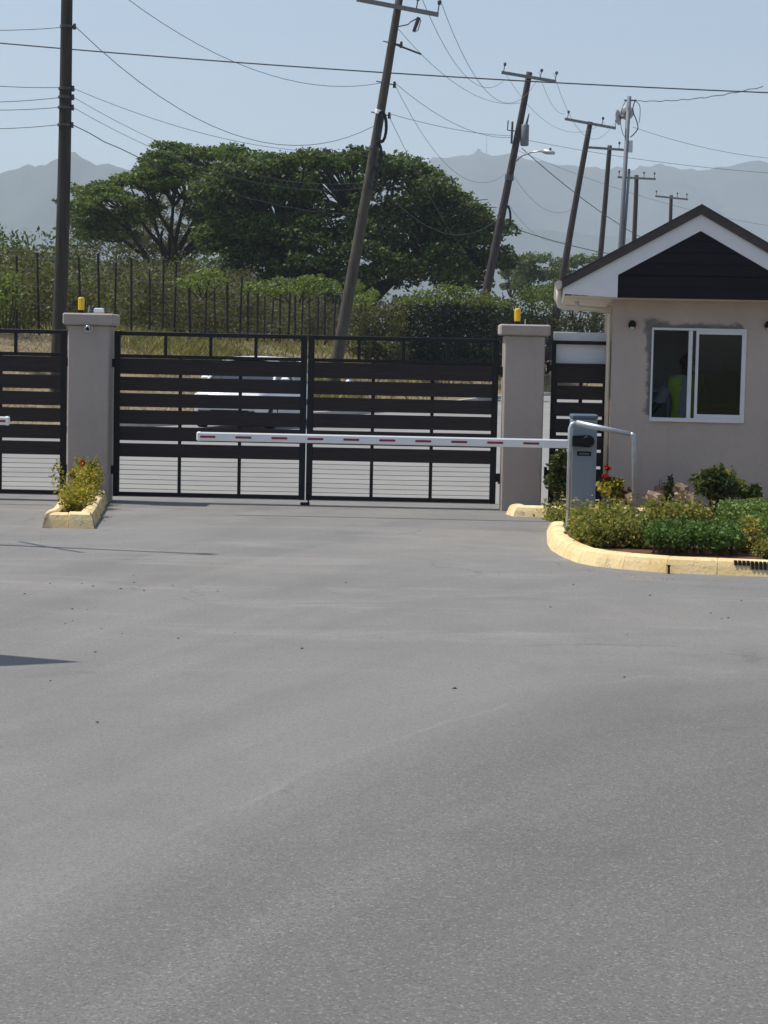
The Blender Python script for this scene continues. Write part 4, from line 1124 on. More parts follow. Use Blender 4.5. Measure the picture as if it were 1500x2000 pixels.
wire("thin line between the transformer pole's crossarm and the next one, outer one", P(1081, 142, 86), P(1200, 240, 99), 1.6, 0.011)
wire("faint line from the leaning pole crossarm past the transformer pole", P(985, 140, 86), P(1180, 238, 99), 1.3, 0.010)
wire("long faint wire running from the transformer across to the picture edge", C_(270), P(1700, 346, 86), 0.35, 0.013)
wire("faint wire from the street lamp arm towards the far ridge", C_(292), P(1700, 455, 110), 0.9, 0.010)
wire("thin wire from the dish pole out to the picture edge", P(1236, 248, 74), P(1700, 312, 74), 0.45, 0.011)
wire("wavy dark wire from the dish pole top up to the thick cable", P(1240, 197, 74), P(1490, 169, 64), 0.15, 0.016, 'cable', 22, wob=0.02)
wire("dark cable sagging from the transformer down behind the guardhouse roof", C_(290, 0.3), P(1330, 500, 120), 0.5, 0.022, 'cable')
wire("dark cable low across the poles ending behind the guardhouse eave", C_(440, 0.2), P(1280, 507, 110), 0.25, 0.022, 'cable')
wire("faint sagging wire between the transformer pole and the next leaning pole", C_(345, 0.2), pole_px(bD, axD, 405), 0.75, 0.010)
wire("faint low wire sagging between two leaning poles", C_(400, 0.2), pole_px(bD, axD, 470), 0.6, 0.009)
wire("faint wire sagging from the leaning pole's lowest coil across the dense tree", B_(348, 0.15), C_(420), 1.2, 0.010)

# ------------------------------------------------------------------ fence on the bank
FO = 6.6                                       # metres behind the street edge
arc_s = np.concatenate([[0], np.cumsum(np.linalg.norm(np.diff(EL, axis=0), axis=1))])
def edge_at(s, off):
    x = np.interp(s, arc_s, EL[:,0]); y = np.interp(s, arc_s, EL[:,1]); nx = np.interp(s, arc_s, EN[:,0]); ny = np.interp(s, arc_s, EN[:,1])
    return x+nx*off, y+ny*off
def s_for_y(y): return float(np.interp(y, EL[:,1], arc_s))
fence = thing('wire_fence', "overgrown wire fence on thin dark posts along the bank", "fence", (0, 0, 0))
s = s_for_y(38); rsf = random.Random(5); tops = []
while s < s_for_y(84):
    x, y = edge_at(s, FO); zb = bank_z(x, y)
    hgt = (2.12 + rsf.uniform(-0.15, 0.22))*float(np.interp(y, [38, 58], [0.80, 1.0])); lx, ly = rsf.uniform(-0.09, 0.09), rsf.uniform(-0.05, 0.05)
    r = rsf.choice((0.030, 0.034, 0.045))
    MB().tube([(x, y, zb-0.2), (x+lx, y+ly, zb+hgt)], r, 6).build('post', M['post'], fence)
    tops.append((x, y, zb, lx, ly))
    s += rsf.uniform(0.85, 1.5)
for h in (0.35, 0.8, 1.25, 1.65, 1.95):
    MB().tube([(x+lx*h/2.1, y+ly*h/2.1-0.03, zb+h) for x, y, zb, lx, ly in tops], 0.006, 4).build('strand', M['wire'], fence)

# ------------------------------------------------------------------ trees
def clump_points(rng, c, r, n, shell=0.55):
    d = rng.normal(size=(n,3)); d /= np.linalg.norm(d,axis=1)[:,None]
    rad = (rng.random(n)**(1/3))*(1-shell) + shell*rng.random(n)**0.5
    wob = 1 + 0.25*np.sin(d[:,0]*4+c[0]) * np.cos(d[:,1]*3+c[1]) + 0.15*np.sin(d[:,2]*6+c[2])
    return np.array(c) + d*np.array(r)*(rad*wob)[:,None]
def limb(q, a, b, r0, r1, rng, bend=0.25, n=7, droop=0.0):
    a = Vector(a); b = Vector(b); L = (b-a).length
    c1 = a.lerp(b, 0.35) + Vector(rng.normal(size=3))*L*bend*0.35 + Vector((0,0,L*droop))
    c2 = a.lerp(b, 0.72) + Vector(rng.normal(size=3))*L*bend*0.3 + Vector((0,0,L*droop*0.7))
    pts = []; rs = []
    for i in range(n+1):
        t = i/n; p = a*(1-t)**3 + c1*3*t*(1-t)**2 + c2*3*t*t*(1-t) + b*t**3
        pts.append(p); rs.append(r0+(r1-r0)*t)
    q.tube(pts, rs, 6); return pts
def tree(name, label, base, trunk_h, clumps, m, leaf, per, seed, forks=3, r_trunk=0.4, cat="tree", group=None, flat=0.4, limbs=True, spread=0.35):
    rng = np.random.default_rng(seed)
    t = thing(name, label, cat, base, group=group)
    B = Vector(base); q = MB()
    top = Vector((0.15*rng.normal(), 0.15*rng.normal(), trunk_h))
    pts = limb(q, (0,0,-0.3), top, r_trunk, r_trunk*0.8, rng, 0.1)
    rel = [Vector(c)-B for c, r in clumps]
    if limbs:
        # main forks by direction, then a twig limb to every clump
        k = min(forks, len(rel)); idx = rng.choice(len(rel), k, replace=False)
        mains = []
        for i in idx:
            e = top.lerp(rel[i], 0.55); e.z = max(e.z, top.z+0.4)
            st0 = pts[rng.integers(4, 8)] if k > 5 else top
            mains.append((limb(q, st0, e, r_trunk*0.46, r_trunk*0.20, rng, 0.28)))
        for i, c in enumerate(rel):
            best = min(((p-c).length, j, kk) for j, mp in enumerate(mains) for kk, p in enumerate(mp[2:]))
            src = mains[best[1]][best[2]+2]
            tw = limb(q, src, c, r_trunk*0.15, r_trunk*0.04, rng, 0.3)
            for _ in range(2):
                e = c + Vector(rng.normal(size=3)*np.array(clumps[i][1])*0.6)
                limb(q, tw[5], e, r_trunk*0.08, r_trunk*0.025, rng, 0.3, 4)
    q.build('trunk', M['bark'], t, True)
    C = np.concatenate([clump_points(rng, tuple(rel[i]), clumps[i][1], int(per*(0.7+0.6*rng.random())*np.prod(clumps[i][1])**(2/3))) for i in range(len(rel))])
    quads('crown', leaf_quads(C, leaf, flat, 0.62, 0.5, rng), m, t)
    return t
rng = np.random.default_rng(21)
def W(px, py, Y): p = P(px, py, Y); return (p.x, p.y, p.z)
# open umbrella tree
YT = 104.0; mp_ = YT/FPX
umb_px = [(170,378,38,13),(215,365,45,15),(262,350,44,16),(300,322,42,18),(340,306,46,15),(385,300,44,14),(430,300,46,15),(470,312,40,18),(510,322,42,20),
          (240,392,40,11),(330,352,50,18),(385,338,52,18),(440,345,48,20),(495,362,44,24),(180,402,32,9),(415,388,44,18),(460,405,40,24),(150,392,18,7),(300,362,34,12),(352,328,50,16),(285,336,36,14)]
cl = []
for x, y, rx, rz in umb_px:
    for dy in (-3.2, 0.0, 2.5):
        for kk in range(2):
            cl.append((W(x+rng.normal()*16, y+rng.normal()*7, YT+dy+rng.normal()*1.2), (rx*mp_*0.72, 1.5+rng.random(), rz*mp_*0.55)))
for x, y in ((140,400),(160,405),(185,400),(150,432),(185,440),(225,438),(255,432),(285,425),(300,405),(170,460),(215,462),(255,458),(420,420),(440,440),(455,430),(150,420),(165,440),(200,425),(235,415),(175,412),(260,410),(205,445)):
    cl.append((W(x, y, YT-2+rng.normal()), (26*mp_, 1.3, 11*mp_)))
bt_ = W(338, 560, YT)
tr1 = tree('umbrella_tree', "spreading umbrella shaped tree with bare forking limbs behind the fence", (bt_[0], YT, 2.0), 4.3, cl, M['lf_umbrella'], 0.18, 700, 31, forks=13, r_trunk=0.36)
# grey bush-tree under it
gp = [(290,400,30,18),(330,395,30,20),(370,410,30,22),(400,430,30,24),(310,430,30,20),(350,450,34,22),(270,465,30,20),(395,480,30,24),(430,470,26,26),(330,480,30,20),(150,410,24,14),(175,425,30,14),(215,418,30,12),(150,450,18,20),(280,440,30,22),(320,500,30,24),(360,480,26,24),(390,450,24,22),(170,480,34,26),(215,470,38,30),(255,490,36,26),(190,450,30,16),(235,440,34,18),(290,475,28,26),(150,505,22,20),(225,520,60,16),(300,520,40,16),(160,440,20,14)]
cl = [(W(x, y, 112+rng.normal()*1.5), (rx*112/FPX, 1.6, ry*112/FPX)) for x, y, rx, ry in gp]
tree('thorn_tree', "sparse grey green thorn tree below the umbrella crown", (W(215,560,112)[0], 112, 2.0), 2.4, cl, M['lf_grey'], 0.15, 700, 37, forks=6, r_trunk=0.16)
# dense dome tree
YD = 98.0; md = YD/FPX
cl = []
env_t = [(400,330),(440,312),(480,312),(530,300),(560,290),(600,284),(650,290),(700,283),(740,292),(790,300),(830,320),(870,345),(910,380),(950,402),(985,415),(1005,440)]
ex = [p[0] for p in env_t]; ey = [p[1] for p in env_t]
for k in range(210):
    x = rng.uniform(405, 1000); yt = np.interp(x, ex, ey)
    f = rng.random()**0.9
    yb_ = 560 if x < 960 else 545
    r = rng.uniform(22, 44)*(1 if x < 930 else 0.6)
    y = yt + r*0.55 + (yb_-yt-30)*f
    dyl = -5.5*math.sqrt(max(0.05, 1-((x-690)/340)**2))*(0.25+0.75*f**0.5)
    yd = YD + rng.uniform(dyl, 2.5)
    cl.append((W(x, y, yd), (r*md*1.15, r*md, r*md*0.62)))
for k in range(60):
    x = rng.uniform(395, 600); r = rng.uniform(20, 36)
    cl.append((W(x, rng.uniform(350, 545), YD + rng.uniform(-4, 3)), (r*md*1.15, r*md, r*md*0.65)))
for k in range(95):
    x = 400 + 600*(k+0.5)/95 + rng.normal()*4; yt = np.interp(x, ex, ey); r = rng.uniform(16, 34)*(1 if x < 930 else 0.6)
    cl.append((W(x, yt + r*0.5 + rng.uniform(0, 26), YD + rng.uniform(-4, 2)), (r*md*1.2, r*md, r*md*0.6)))
tree('broad_tree', "huge dense dark green tree filling the middle of the skyline", (W(700,560,YD)[0], YD, 2.0), 3.2, cl, M['lf_dense'], 0.19, 640, 41, forks=9, r_trunk=0.6, flat=0.3)
# small far trees right of it
for px0, py0, sx, sy, Yf, lab, sd in ((1055,520,60,24,165,"low rounded far tree under the leaning power poles",51), (1130,518,44,20,175,"far tree crown just left of the guardhouse roof",52), (1000,528,22,14,170,"small flat far tree against the hazy hill",53), (60,598,60,22,140,"distant scrub tree at the picture edge beyond the fence",54)):
    cl = [(W(px0+rng.uniform(-1,1)*sx*0.9, py0+rng.uniform(-0.8,2.6)*sy, Yf+rng.normal()), (sx*0.42*Yf/FPX, 1.6, sy*0.5*Yf/FPX)) for _ in range(24)]
    tree('far_tree', lab, (W(px0,600,Yf)[0], Yf, 1.6), 2.0, cl, M['lf_far'], 0.24, 330, sd, forks=4, r_trunk=0.22)

# ------------------------------------------------------------------ scrub behind the fence
def mass(name, label, clumps, m, leaf, per, seed, kind=None, cat="bush", flat=0.2, group=None, stem=True, aspect=0.6):
    rng = np.random.default_rng(seed)
    base = np.array([np.mean([c[0][0] for c in clumps]), np.mean([c[0][1] for c in clumps]), min(c[0][2]-c[1][2] for c in clumps)])
    C = np.concatenate([clump_points(rng, tuple(np.array(c)-base), r, max(20, int(per*np.prod(r)**(2/3)))) for c, r in clumps])
    V = leaf_quads(C, leaf, flat, aspect, 0.5, rng)
    if kind == 'stuff':
        o = quads(name, V, m); o.location = base; return tag(o, label, cat, kind='stuff')
    t = thing(name, label, cat, tuple(base), group=group)
    quads('foliage', V, m, t)
    q = MB()
    for c, r in clumps[:8]:
        e = Vector(np.array(c)-base); limb(q, (e.x*0.3, e.y*0.3, -0.15), e, 0.035*max(r)+0.004, 0.01*max(r)+0.002, rng, 0.2, 4)
    tag(q.build('stem', M['bark'], t), kind='stuff')
    return t
cl = []
for k in range(470):
    s = rng.uniform(s_for_y(24), s_for_y(96)); off = FO + rng.uniform(0.6, 6.5)
    x, y = edge_at(s, off); zb = bank_z(x, y)
    h = rng.uniform(0.2, 1.7 if off < FO+2.5 else 2.3)*float(np.interp(y, [38, 56], [0.52, 1.0]))
    cl.append(((x, y, zb + h), (rng.uniform(0.6, 1.1), rng.uniform(0.4, 0.8), rng.uniform(0.45, 0.8))))
mass('undergrowth', "dense brown and olive undergrowth behind the wire fence", cl, M['lf_scrub'], 0.11, 900, 61, kind='stuff', cat="undergrowth", flat=0.1, aspect=0.5)
cl = []
for k in range(230):
    s = rng.uniform(s_for_y(30), s_for_y(104)); off = FO + rng.uniform(7, 15)
    x, y = edge_at(s, off); zb = bank_z(x, y)
    cl.append(((x, y, zb + rng.uniform(0.3, 3.2)*float(np.interp(y, [46, 64], [0.22, 1.0]))), (rng.uniform(0.9, 1.6), rng.uniform(0.6, 1.0), rng.uniform(0.6, 1.0))))
mass('thicket', "deeper olive thicket between the fence and the trees", cl, M['lf_far'], 0.17, 420, 63, kind='stuff', cat="thicket", flat=0.1, aspect=0.5)
def bush_px(name, lab, lst, Y, m, leaf, per, seed, depth=0.9):
    k = Y/FPX
    cl = [(W(x, y, Y+rng.normal()*0.4), (rx*k, depth, ry*k)) for x, y, rx, ry in lst]
    return mass(name, lab, cl, m, leaf, per, seed)
bush_px('leafy_shrub', "pale yellow green shrub at the picture edge beside the upright pole", [(5,560,26,34),(25,545,18,20),(-20,580,40,50),(12,600,24,30),(35,575,10,12)], 46, M['lf_bright'], 0.10, 900, 71, 0.5)
bush_px('creeper_mound', "bright creeper mound over the fence beneath the umbrella tree", [(385,545,30,16),(410,535,26,14),(360,552,20,12),(430,548,18,12),(395,560,44,12)], 59, M['lf_bright'], 0.10, 1200, 72, 0.7)
bush_px('creeper_mound', "bright creeper mound over the fence just before the leaning pole", [(500,560,30,14),(545,552,28,16),(580,556,30,16),(620,552,30,18),(650,560,24,16),(600,545,22,10),(530,568,40,12),(600,568,50,12)], 66, M['lf_bright'], 0.11, 1100, 73, 0.8)
bush_px('creeper_mound', "bright creeper mound just beyond the leaning pole", [(695,560,22,16),(725,575,20,14),(705,585,30,14)], 72, M['lf_bright'], 0.11, 1100, 74, 0.7)
bush_px('vine_wall', "dark vine covered hedge block behind the driveway gate", [(x, y, 30, 30) for x in range(775, 985, 18) for y in (604, 630, 656, 682, 708)] , 80, M['lf_vine'], 0.13, 900, 75, 0.7)
bush_px('leafy_shrub', "olive scrub between the leaning pole and the dark hedge", [(x, y, 24, 22) for x in range(690, 790, 18) for y in (612, 640, 668, 692)], 78, M['lf_scrub'], 0.12, 1000, 79, 0.6)
bush_px('creeper_mound', "bright creeper topping the dark vine covered hedge", [(830,576,34,14),(870,566,30,18),(905,572,34,16),(945,582,36,14),(795,587,30,10),(860,588,50,10),(920,588,50,10),(975,592,24,12)], 78.6, M['lf_bright'], 0.11, 1100, 76, 0.7)
bush_px('leafy_shrub', "bright green thicket between the dark hedge and the guardhouse", [(985,618,30,18),(1150,590,40,30),(1180,610,30,30),(1000,600,30,22),(1040,580,34,26),(1080,575,36,30),(1015,625,34,22),(1060,615,40,26),(1105,600,36,30),(1120,560,30,20)], 100, M['lf_bright'], 0.13, 900, 77, 1.2)
bush_px('leafy_shrub', "olive scrub behind the narrow gate", [(x, y, 26, 18) for x in range(990, 1200, 26) for y in (632, 655, 680, 705)], 99, M['lf_scrub'], 0.13, 1000, 78, 0.8)

# ------------------------------------------------------------------ dry grass on the bank
def blades(name, P0, h, wd, m, parent=None, lean=0.35, seed=5):
    rng = np.random.default_rng(seed); n = len(P0)
    hh = h*(0.5+rng.random(n)); a = rng.random(n)*2*math.pi
    dx = np.stack([np.cos(a), np.sin(a), np.zeros(n)], 1); ln = rng.normal(size=(n,3))*lean; ln[:,2] = 0
    V = np.empty((n,4,3))
    V[:,0] = P0 - dx*wd/2; V[:,1] = P0 + dx*wd/2
    mid = P0 + ln*hh[:,None]*0.35; mid[:,2] += hh*0.6
    V[:,2] = mid + dx*wd*0.3
    tip = P0 + ln*hh[:,None]; tip[:,2] += hh
    V[:,3] = tip
    return quads(name, V, m, parent)
def bank_pts(n, y0, y1, u0, u1, seed, dens=None):
    rng = np.random.default_rng(seed); out = []
    s0, s1 = s_for_y(y0), s_for_y(y1)
    while len(out) < n:
        s = rng.uniform(s0, s1); u = rng.uniform(u0, u1)
        x, y = edge_at(s, u+0.16)
        if dens is not None and rng.random() > dens(x, y, u): continue
        out.append((x, y, float(np.interp(u, BU, BZ))-0.03))
    return np.array(out)
pn = bank_pts(34000, 36, 100, 0.3, 7.5, 3, lambda x, y, u: 1.0 if y < 62 else 0.45)
o = blades('dry_grass', pn, 0.10, 0.013, M['straw'], lean=0.5, seed=4); tag(o, "dry straw coloured grass covering the street bank", "grass", kind='stuff')
def gd(x, y, u): return 0.0 if y < 52.5 else max(0.03, 0.9*math.exp(-((y-58)/4.0)**2)) if y < 66 else 0.12
pn = bank_pts(8000, 42, 100, 0.5, 7.0, 6, gd)
o = blades('green_grass', pn, 0.30, 0.016, M['grass'], lean=0.45, seed=7); tag(o, "tall green gold grass tufts around the leaning pole", "grass", kind='stuff')

# ------------------------------------------------------------------ car in the street
def make_car():
    M['car'] = paint("white_car_paint", (0.78, 0.79, 0.80), 0.25, 0.02, 2)
    M['tyre'] = paint("tyre_rubber", (0.02, 0.02, 0.02), 0.85, 0.1, 20)
    M['rim'] = paint("alloy_rim", (0.5, 0.51, 0.53), 0.3, 0.05, 8, metal=0.8)
    M['car_glass'] = paint("car_glass", (0.02, 0.028, 0.035), 0.06, 0.05, 2, spec=0.7)
    M['lamp'] = paint("lamp_glass", (0.7, 0.72, 0.74), 0.1, 0.05, 10)
    t = thing('parked_car', "white car standing in the street behind the driveway gate", "car", (-2.93, 45.6, 0.006), math.radians(-13))
    # local: front faces -y, length 4.2, half width .83
    st = [  # y, half width bottom/belt, z bottom, z belt(top of lower body)
        (-2.10, 0.60, 0.32, 0.60), (-2.02, 0.72, 0.24, 0.70), (-1.85, 0.80, 0.20, 0.78), (-1.45, 0.83, 0.19, 0.86), (-0.95, 0.845, 0.19, 0.95),
        (-0.3, 0.85, 0.19, 0.97), (0.6, 0.85, 0.19, 0.98), (1.4, 0.84, 0.20, 0.99), (1.85, 0.80, 0.23, 0.98), (2.05, 0.72, 0.28, 0.92), (2.12, 0.62, 0.36, 0.8)]
    vs = []; fs = []; m_ = 10
    for y, w, z0, z1 in st:
        pr = [(-w*0.86, z0), (-w*0.98, z0+0.12), (-w, (z0+z1)*0.5), (-w*0.97, z1-0.08), (-w*0.86, z1), (w*0.86, z1), (w*0.97, z1-0.08), (w, (z0+z1)*0.5), (w*0.98, z0+0.12), (w*0.86, z0)]
        crown_ = 0.035
        vs += [(x, y, z + (crown_ if 4 <= i <= 5 else 0)) for i, (x, z) in enumerate(pr)]
    n = len(st)
    for i in range(n-1):
        for k in range(m_): fs.append((i*m_+k, i*m_+(k+1)%m_, (i+1)*m_+(k+1)%m_, (i+1)*m_+k))
    fs += [tuple(range(m_))[::-1], tuple(range((n-1)*m_, n*m_))]
    body = MB().add(vs, fs).build('body', M['car'], t, True)
    # greenhouse: glass hull with pillars and roof
    gs = [(-1.10, 0.74, 0.96), (-0.30, 0.60, 1.45), (0.05, 0.60, 1.50), (0.9, 0.60, 1.50), (1.5, 0.58, 1.42), (2.0, 0.66, 0.97)]
    vs = []; fs = []
    for y, w, z in gs:
        vs += [(-0.76, y*0.98, 0.965), (-w, y, z), (w, y, z), (0.76, y*0.98, 0.965)]
    for i in range(len(gs)-1):
        for k in range(3): fs.append((i*4+k, i*4+k+1, (i+1)*4+k+1, (i+1)*4+k))
    fs += [(0,1,2,3), (20,21,22,23)]
    gh = MB().add(vs, fs).build('glasshouse', M['car_glass'], t)
    rv = []; rf = []
    rg = [(-0.40, 0.57, 1.44), (-0.28, 0.61, 1.475), (0.05, 0.625, 1.525), (0.9, 0.625, 1.525), (1.5, 0.60, 1.445), (1.6, 0.58, 1.40)]
    for y, w, z in rg:
        rv += [(-w, y, z-0.04), (-w*0.93, y, z+0.005), (0, y, z+0.028), (w*0.93, y, z+0.005), (w, y, z-0.04)]
    for i in range(len(rg)-1):
        for k in range(4): rf.append((i*5+k, i*5+k+1, (i+1)*5+k+1, (i+1)*5+k))
    MB().add(rv, rf).build('roof', M['car'], t, True)
    for sx in (-1, 1):
        MB().tube([(sx*0.765, -1.12, 0.97), (sx*0.61, -0.32, 1.455)], 0.035, 6).build('pillar', M['car'], gh)
        MB().tube([(sx*0.78, 0.42, 0.97), (sx*0.625, 0.45, 1.49)], 0.03, 6).build('pillar', M['car'], gh)
        MB().tube([(sx*0.77, 1.75, 0.97), (sx*0.60, 1.48, 1.43)], 0.06, 6).build('pillar', M['car'], gh)
        MB().box(min(sx*0.82, sx*1.0), max(sx*0.82, sx*1.0), -0.80, -0.70, 0.97, 1.10, 0.03).build('mirror', M['car'], t)
        MB().box(min(sx*0.42, sx*0.74), max(sx*0.42, sx*0.74), -2.06, -1.88, 0.58, 0.74, 0.03).build('headlight', M['lamp'], t)
        MB().box(min(sx*0.50, sx*0.76), max(sx*0.50, sx*0.76), 2.0, 2.10, 0.66, 0.88, 0.02).build('tail_light', M['red'], t)
        for y in (-1.35, 1.32):
            wh = MB().tube([(sx*0.66, y, 0.30), (sx*0.68, y, 0.30), (sx*0.84, y, 0.30), (sx*0.86, y, 0.30)], [0.27, 0.30, 0.30, 0.27], 20).build('wheel', M['tyre'], t)
            MB().tube([(sx*0.84, y, 0.30), (sx*0.868, y, 0.30)], [0.20, 0.17], 14).build('rim', M['rim'], wh)
        MB().box(min(sx*0.845, sx*0.858), max(sx*0.845, sx*0.858), 0.25, 0.40, 0.80, 0.83).build('door_handle', M['car'], t)
    MB().box(-0.40, 0.40, -2.125, -2.05, 0.48, 0.60, 0.01).build('grille', M['dark'], t)
    MB().box(-0.62, 0.62, -2.12, -2.0, 0.28, 0.40, 0.02).build('air_dam', M['dark'], t)
    return t
make_car()

# ------------------------------------------------------------------ planting
def box_hedge(name, label, cx, cy, lx, ly, z0, h, m, leaf, n, seed, rz=0.0, round_=0.25, loose=0.0, cat="hedge", stems=8, group=None, lift=0.0):
    """hedge whose leaves fill a rounded, lumpy box"""
    rng = np.random.default_rng(seed)
    t = thing(name, label, cat, (cx, cy, z0), rz, group=group)
    u = rng.random((n*3, 3))*2-1
    e = 4.0
    rr = (np.abs(u[:,0])**e + np.abs(u[:,1])**e + np.abs(np.maximum(u[:,2], -0.6))**e)**(1/e)
    lump = 1 - round_*0.5*(1+np.sin(u[:,0]*lx*9+seed)*np.cos(u[:,1]*ly*7))*0.5 - round_*0.35*rng.random(n*3)
    keep = (rr < lump) & (rng.random(n*3) < 0.2 + 0.8*(rr/lump)**2)
    u = u[keep][:n]
    C = np.stack([u[:,0]*lx/2, u[:,1]*ly/2, (u[:,2]+1)*h/2], 1)
    C += rng.normal(size=C.shape)*loose*(1+1.2*(C[:,2:3] > h*0.7))
    if lift: C = C[(C[:,2] > lift*(0.5+rng.random(len(C)))) ]
    C[:,2] = np.maximum(C[:,2], 0.02)
    quads('foliage', leaf_quads(C, leaf, 0.2, 0.6, 0.5, rng), m, t)
    q = MB()
    for k in range(stems):
        x = rng.uniform(-0.42, 0.42)*lx; y = rng.uniform(-0.35, 0.35)*ly
        q.tube([(x, y, -0.02), (x+rng.normal()*0.03, y+rng.normal()*0.03, h*0.45), (x+rng.normal()*0.06, y+rng.normal()*0.05, h*0.85)], [0.010, 0.007, 0.003], 5)
    tag(q.build('stem', M['stem'], t), kind='stuff')
    return t
def hp(px, Y, z=0.1): p = P(px, 1000, Y); return p.x
SZ = 0.09
# island, front row
def row(name, lab, px0, px1, Y, dy, ytop, m, leaf, n, seed, **kw):
    x0, x1 = hp(px0, Y), hp(px1, Y)
    ztop = P((px0+px1)/2, ytop, Y).z
    return box_hedge(name, lab, (x0+x1)/2, Y, x1-x0, dy, SZ, ztop-SZ, m, leaf, n, seed, **kw)
row('low_hedge', "loose yellow green hedge at the island nose below the cabinet", 1116, 1262, 17.1, 1.25, 1003, M['lf_olive'], 0.034, 12000, 101, loose=0.03, round_=0.45)
row('low_hedge', "dark green clipped hedge along the island's front kerb", 1246, 1456, 16.45, 0.90, 1020, M['lf_hedge'], 0.032, 13000, 102, round_=0.4, loose=0.012, lift=0.07, stems=26)
row('low_hedge', "thin olive hedge behind the pipe guard's far leg", 1244, 1400, 18.6, 0.6, 985, M['lf_olive'], 0.034, 5500, 103, loose=0.02, round_=0.4)
row('low_hedge', "pale green clipped hedge running to the picture edge", 1398, 1640, 18.2, 0.9, 974, M['lf_light'], 0.034, 11000, 104, round_=0.2)
row('low_hedge', "pale green hedge filling the corner by the picture edge", 1430, 1640, 17.2, 0.8, 1003, M['lf_light'], 0.034, 7000, 105, round_=0.35)
row('flowering_shrub', "small shrub with golden blossom at the dark hedge's end", 1440, 1482, 16.5, 0.3, 1026, M['lf_gold'], 0.03, 900, 106, loose=0.02, round_=0.5, cat="shrub", stems=10)
row('low_hedge', "dry rusty hedge strip on the front kerb at the picture edge", 1462, 1640, 16.1, 0.35, 1056, M['lf_olive'], 0.032, 4500, 107, loose=0.02, round_=0.4)
row('low_hedge', "thin dry hedge piece beside the barrier cabinet's foot", 1072, 1116, 19.2, 0.7, 996, M['lf_olive'], 0.032, 2600, 108, loose=0.03, round_=0.5)
row('low_hedge', "short pale hedge just behind the nose hedge", 1168, 1250, 19.4, 0.5, 1002, M['lf_olive'], 0.032, 3000, 109, loose=0.02, round_=0.4)
# gold flecks and dry leaves among the nose hedge
def shrub(name, label, px, Y, pybase, w, h, m, leaf, n, seed, z0=0.08, extra=None, cat="shrub", flat=0.1):
    rng = np.random.default_rng(seed)
    x = hp(px, Y)
    t = thing(name, label, cat, (x, Y, z0))
    q = MB(); tips = []
    for k in range(9):
        a = rng.uniform(0, 6.28); r = w*0.5*rng.uniform(0.1, 0.9)
        e = Vector((math.cos(a)*r, math.sin(a)*r*0.8, h*rng.uniform(0.55, 1.0)))
        limb(q, (rng.normal()*0.02, rng.normal()*0.02, -0.03), e, 0.009, 0.003, rng, 0.2, 5); tips.append(e)
    tag(q.build('stem', M['stem'], t), kind='stuff')
    C = np.concatenate([clump_points(rng, tuple(e*rng.uniform(0.6, 1.0)), (w*0.22, w*0.2, h*0.2), n//12, 0.2) for e in tips+tips[:3]])
    C[:,2] = np.maximum(C[:,2], 0.01)
    quads('foliage', leaf_quads(C, leaf, flat, 0.5, 0.5, rng), m, t)
    if extra:
        nm, mm, pts, r, cnt, lf = extra
        for p in pts:
            C = clump_points(rng, p, (r, r, r*0.8), cnt, 0.4)
            quads(nm, leaf_quads(C, lf, 0.1, 0.8, 0.4, rng), mm, t)
    return t
shrub('garden_shrub', "dark leafy shrub in front of the narrow gate", 1090, 21.35, 990, 0.30, 0.60, M['lf_shrub'], 0.055, 1500, 121)
shrub('flowering_shrub', "small shrub with tall red blooms at the guardhouse corner", 1197, 21.2, 990, 0.36, 0.34, M['lf_yel'], 0.05, 900, 122, extra=('bloom', M['lf_flower'], [(-0.07, 0, 0.42), (-0.085, 0, 0.33), (-0.05, 0.02, 0.30)], 0.035, 60, 0.04))
shrub('flowering_shrub', "low rusty leaved shrub next to the red blooms", 1228, 21.15, 990, 0.24, 0.24, M['lf_rust'], 0.04, 500, 123)
shrub('garden_shrub', "spiky small shrub against the guardhouse wall between rocks", 1303, 21.2, 985, 0.20, 0.34, M['lf_shrub'], 0.05, 500, 124)
shrub('garden_shrub', "large dark bushy shrub against the guardhouse wall", 1395, 20.6, 985, 0.62, 0.50, M['lf_shrub'], 0.06, 2800, 125)
shrub('garden_shrub', "olive topped shrub rising behind the pale hedge", 1418, 20.8, 985, 0.36, 0.50, M['lf_olive'], 0.05, 900, 126)
shrub('garden_shrub', "thin dark shrub against the wall at the picture edge", 1468, 20.7, 985, 0.34, 0.30, M['lf_shrub'], 0.055, 700, 127)
# rocks
def rock(px, py, Y, r, seed, label):
    rng = np.random.default_rng(seed)
    n = 10; vs = []; fs = []
    for i in range(7):
        th = math.pi*i/6
        for k in range(n):
            a = 2*math.pi*k/n
            d = Vector((math.sin(th)*math.cos(a), math.sin(th)*math.sin(a)*0.8, math.cos(th)*0.8))
            s = 1+0.28*math.sin(3*d.x+seed)*math.cos(4*d.z+seed)+0.18*rng.normal()*(0 < i < 6)
            vs.append(d*r*s)
    for i in range(6):
        for k in range(n): fs.append((i*n+k, (i+1)*n+k, (i+1)*n+(k+1)%n, i*n+(k+1)%n))
    o = MB().add(vs, fs).build('garden_rock', M['rock']); p = P(px, py, Y); o.location = (p.x, Y, max(p.z, 0.08+r*0.35))
    return tag(o, label, "rock", group="tan rocks by the guardhouse wall")
rock(1276, 972, 21.0, 0.090, 1, "tan rock lowest of the heap below the window")
rock(1294, 958, 21.2, 0.080, 2, "tan rock leaning upright behind the lowest one")
rock(1331, 957, 21.0, 0.085, 3, "tan flat topped rock next to the large dark shrub")
rock(1350, 972, 20.9, 0.070, 4, "small tan rock half under the large dark shrub")
rock(1232, 972, 21.1, 0.06, 5, "small rusty rock near the red blooms")
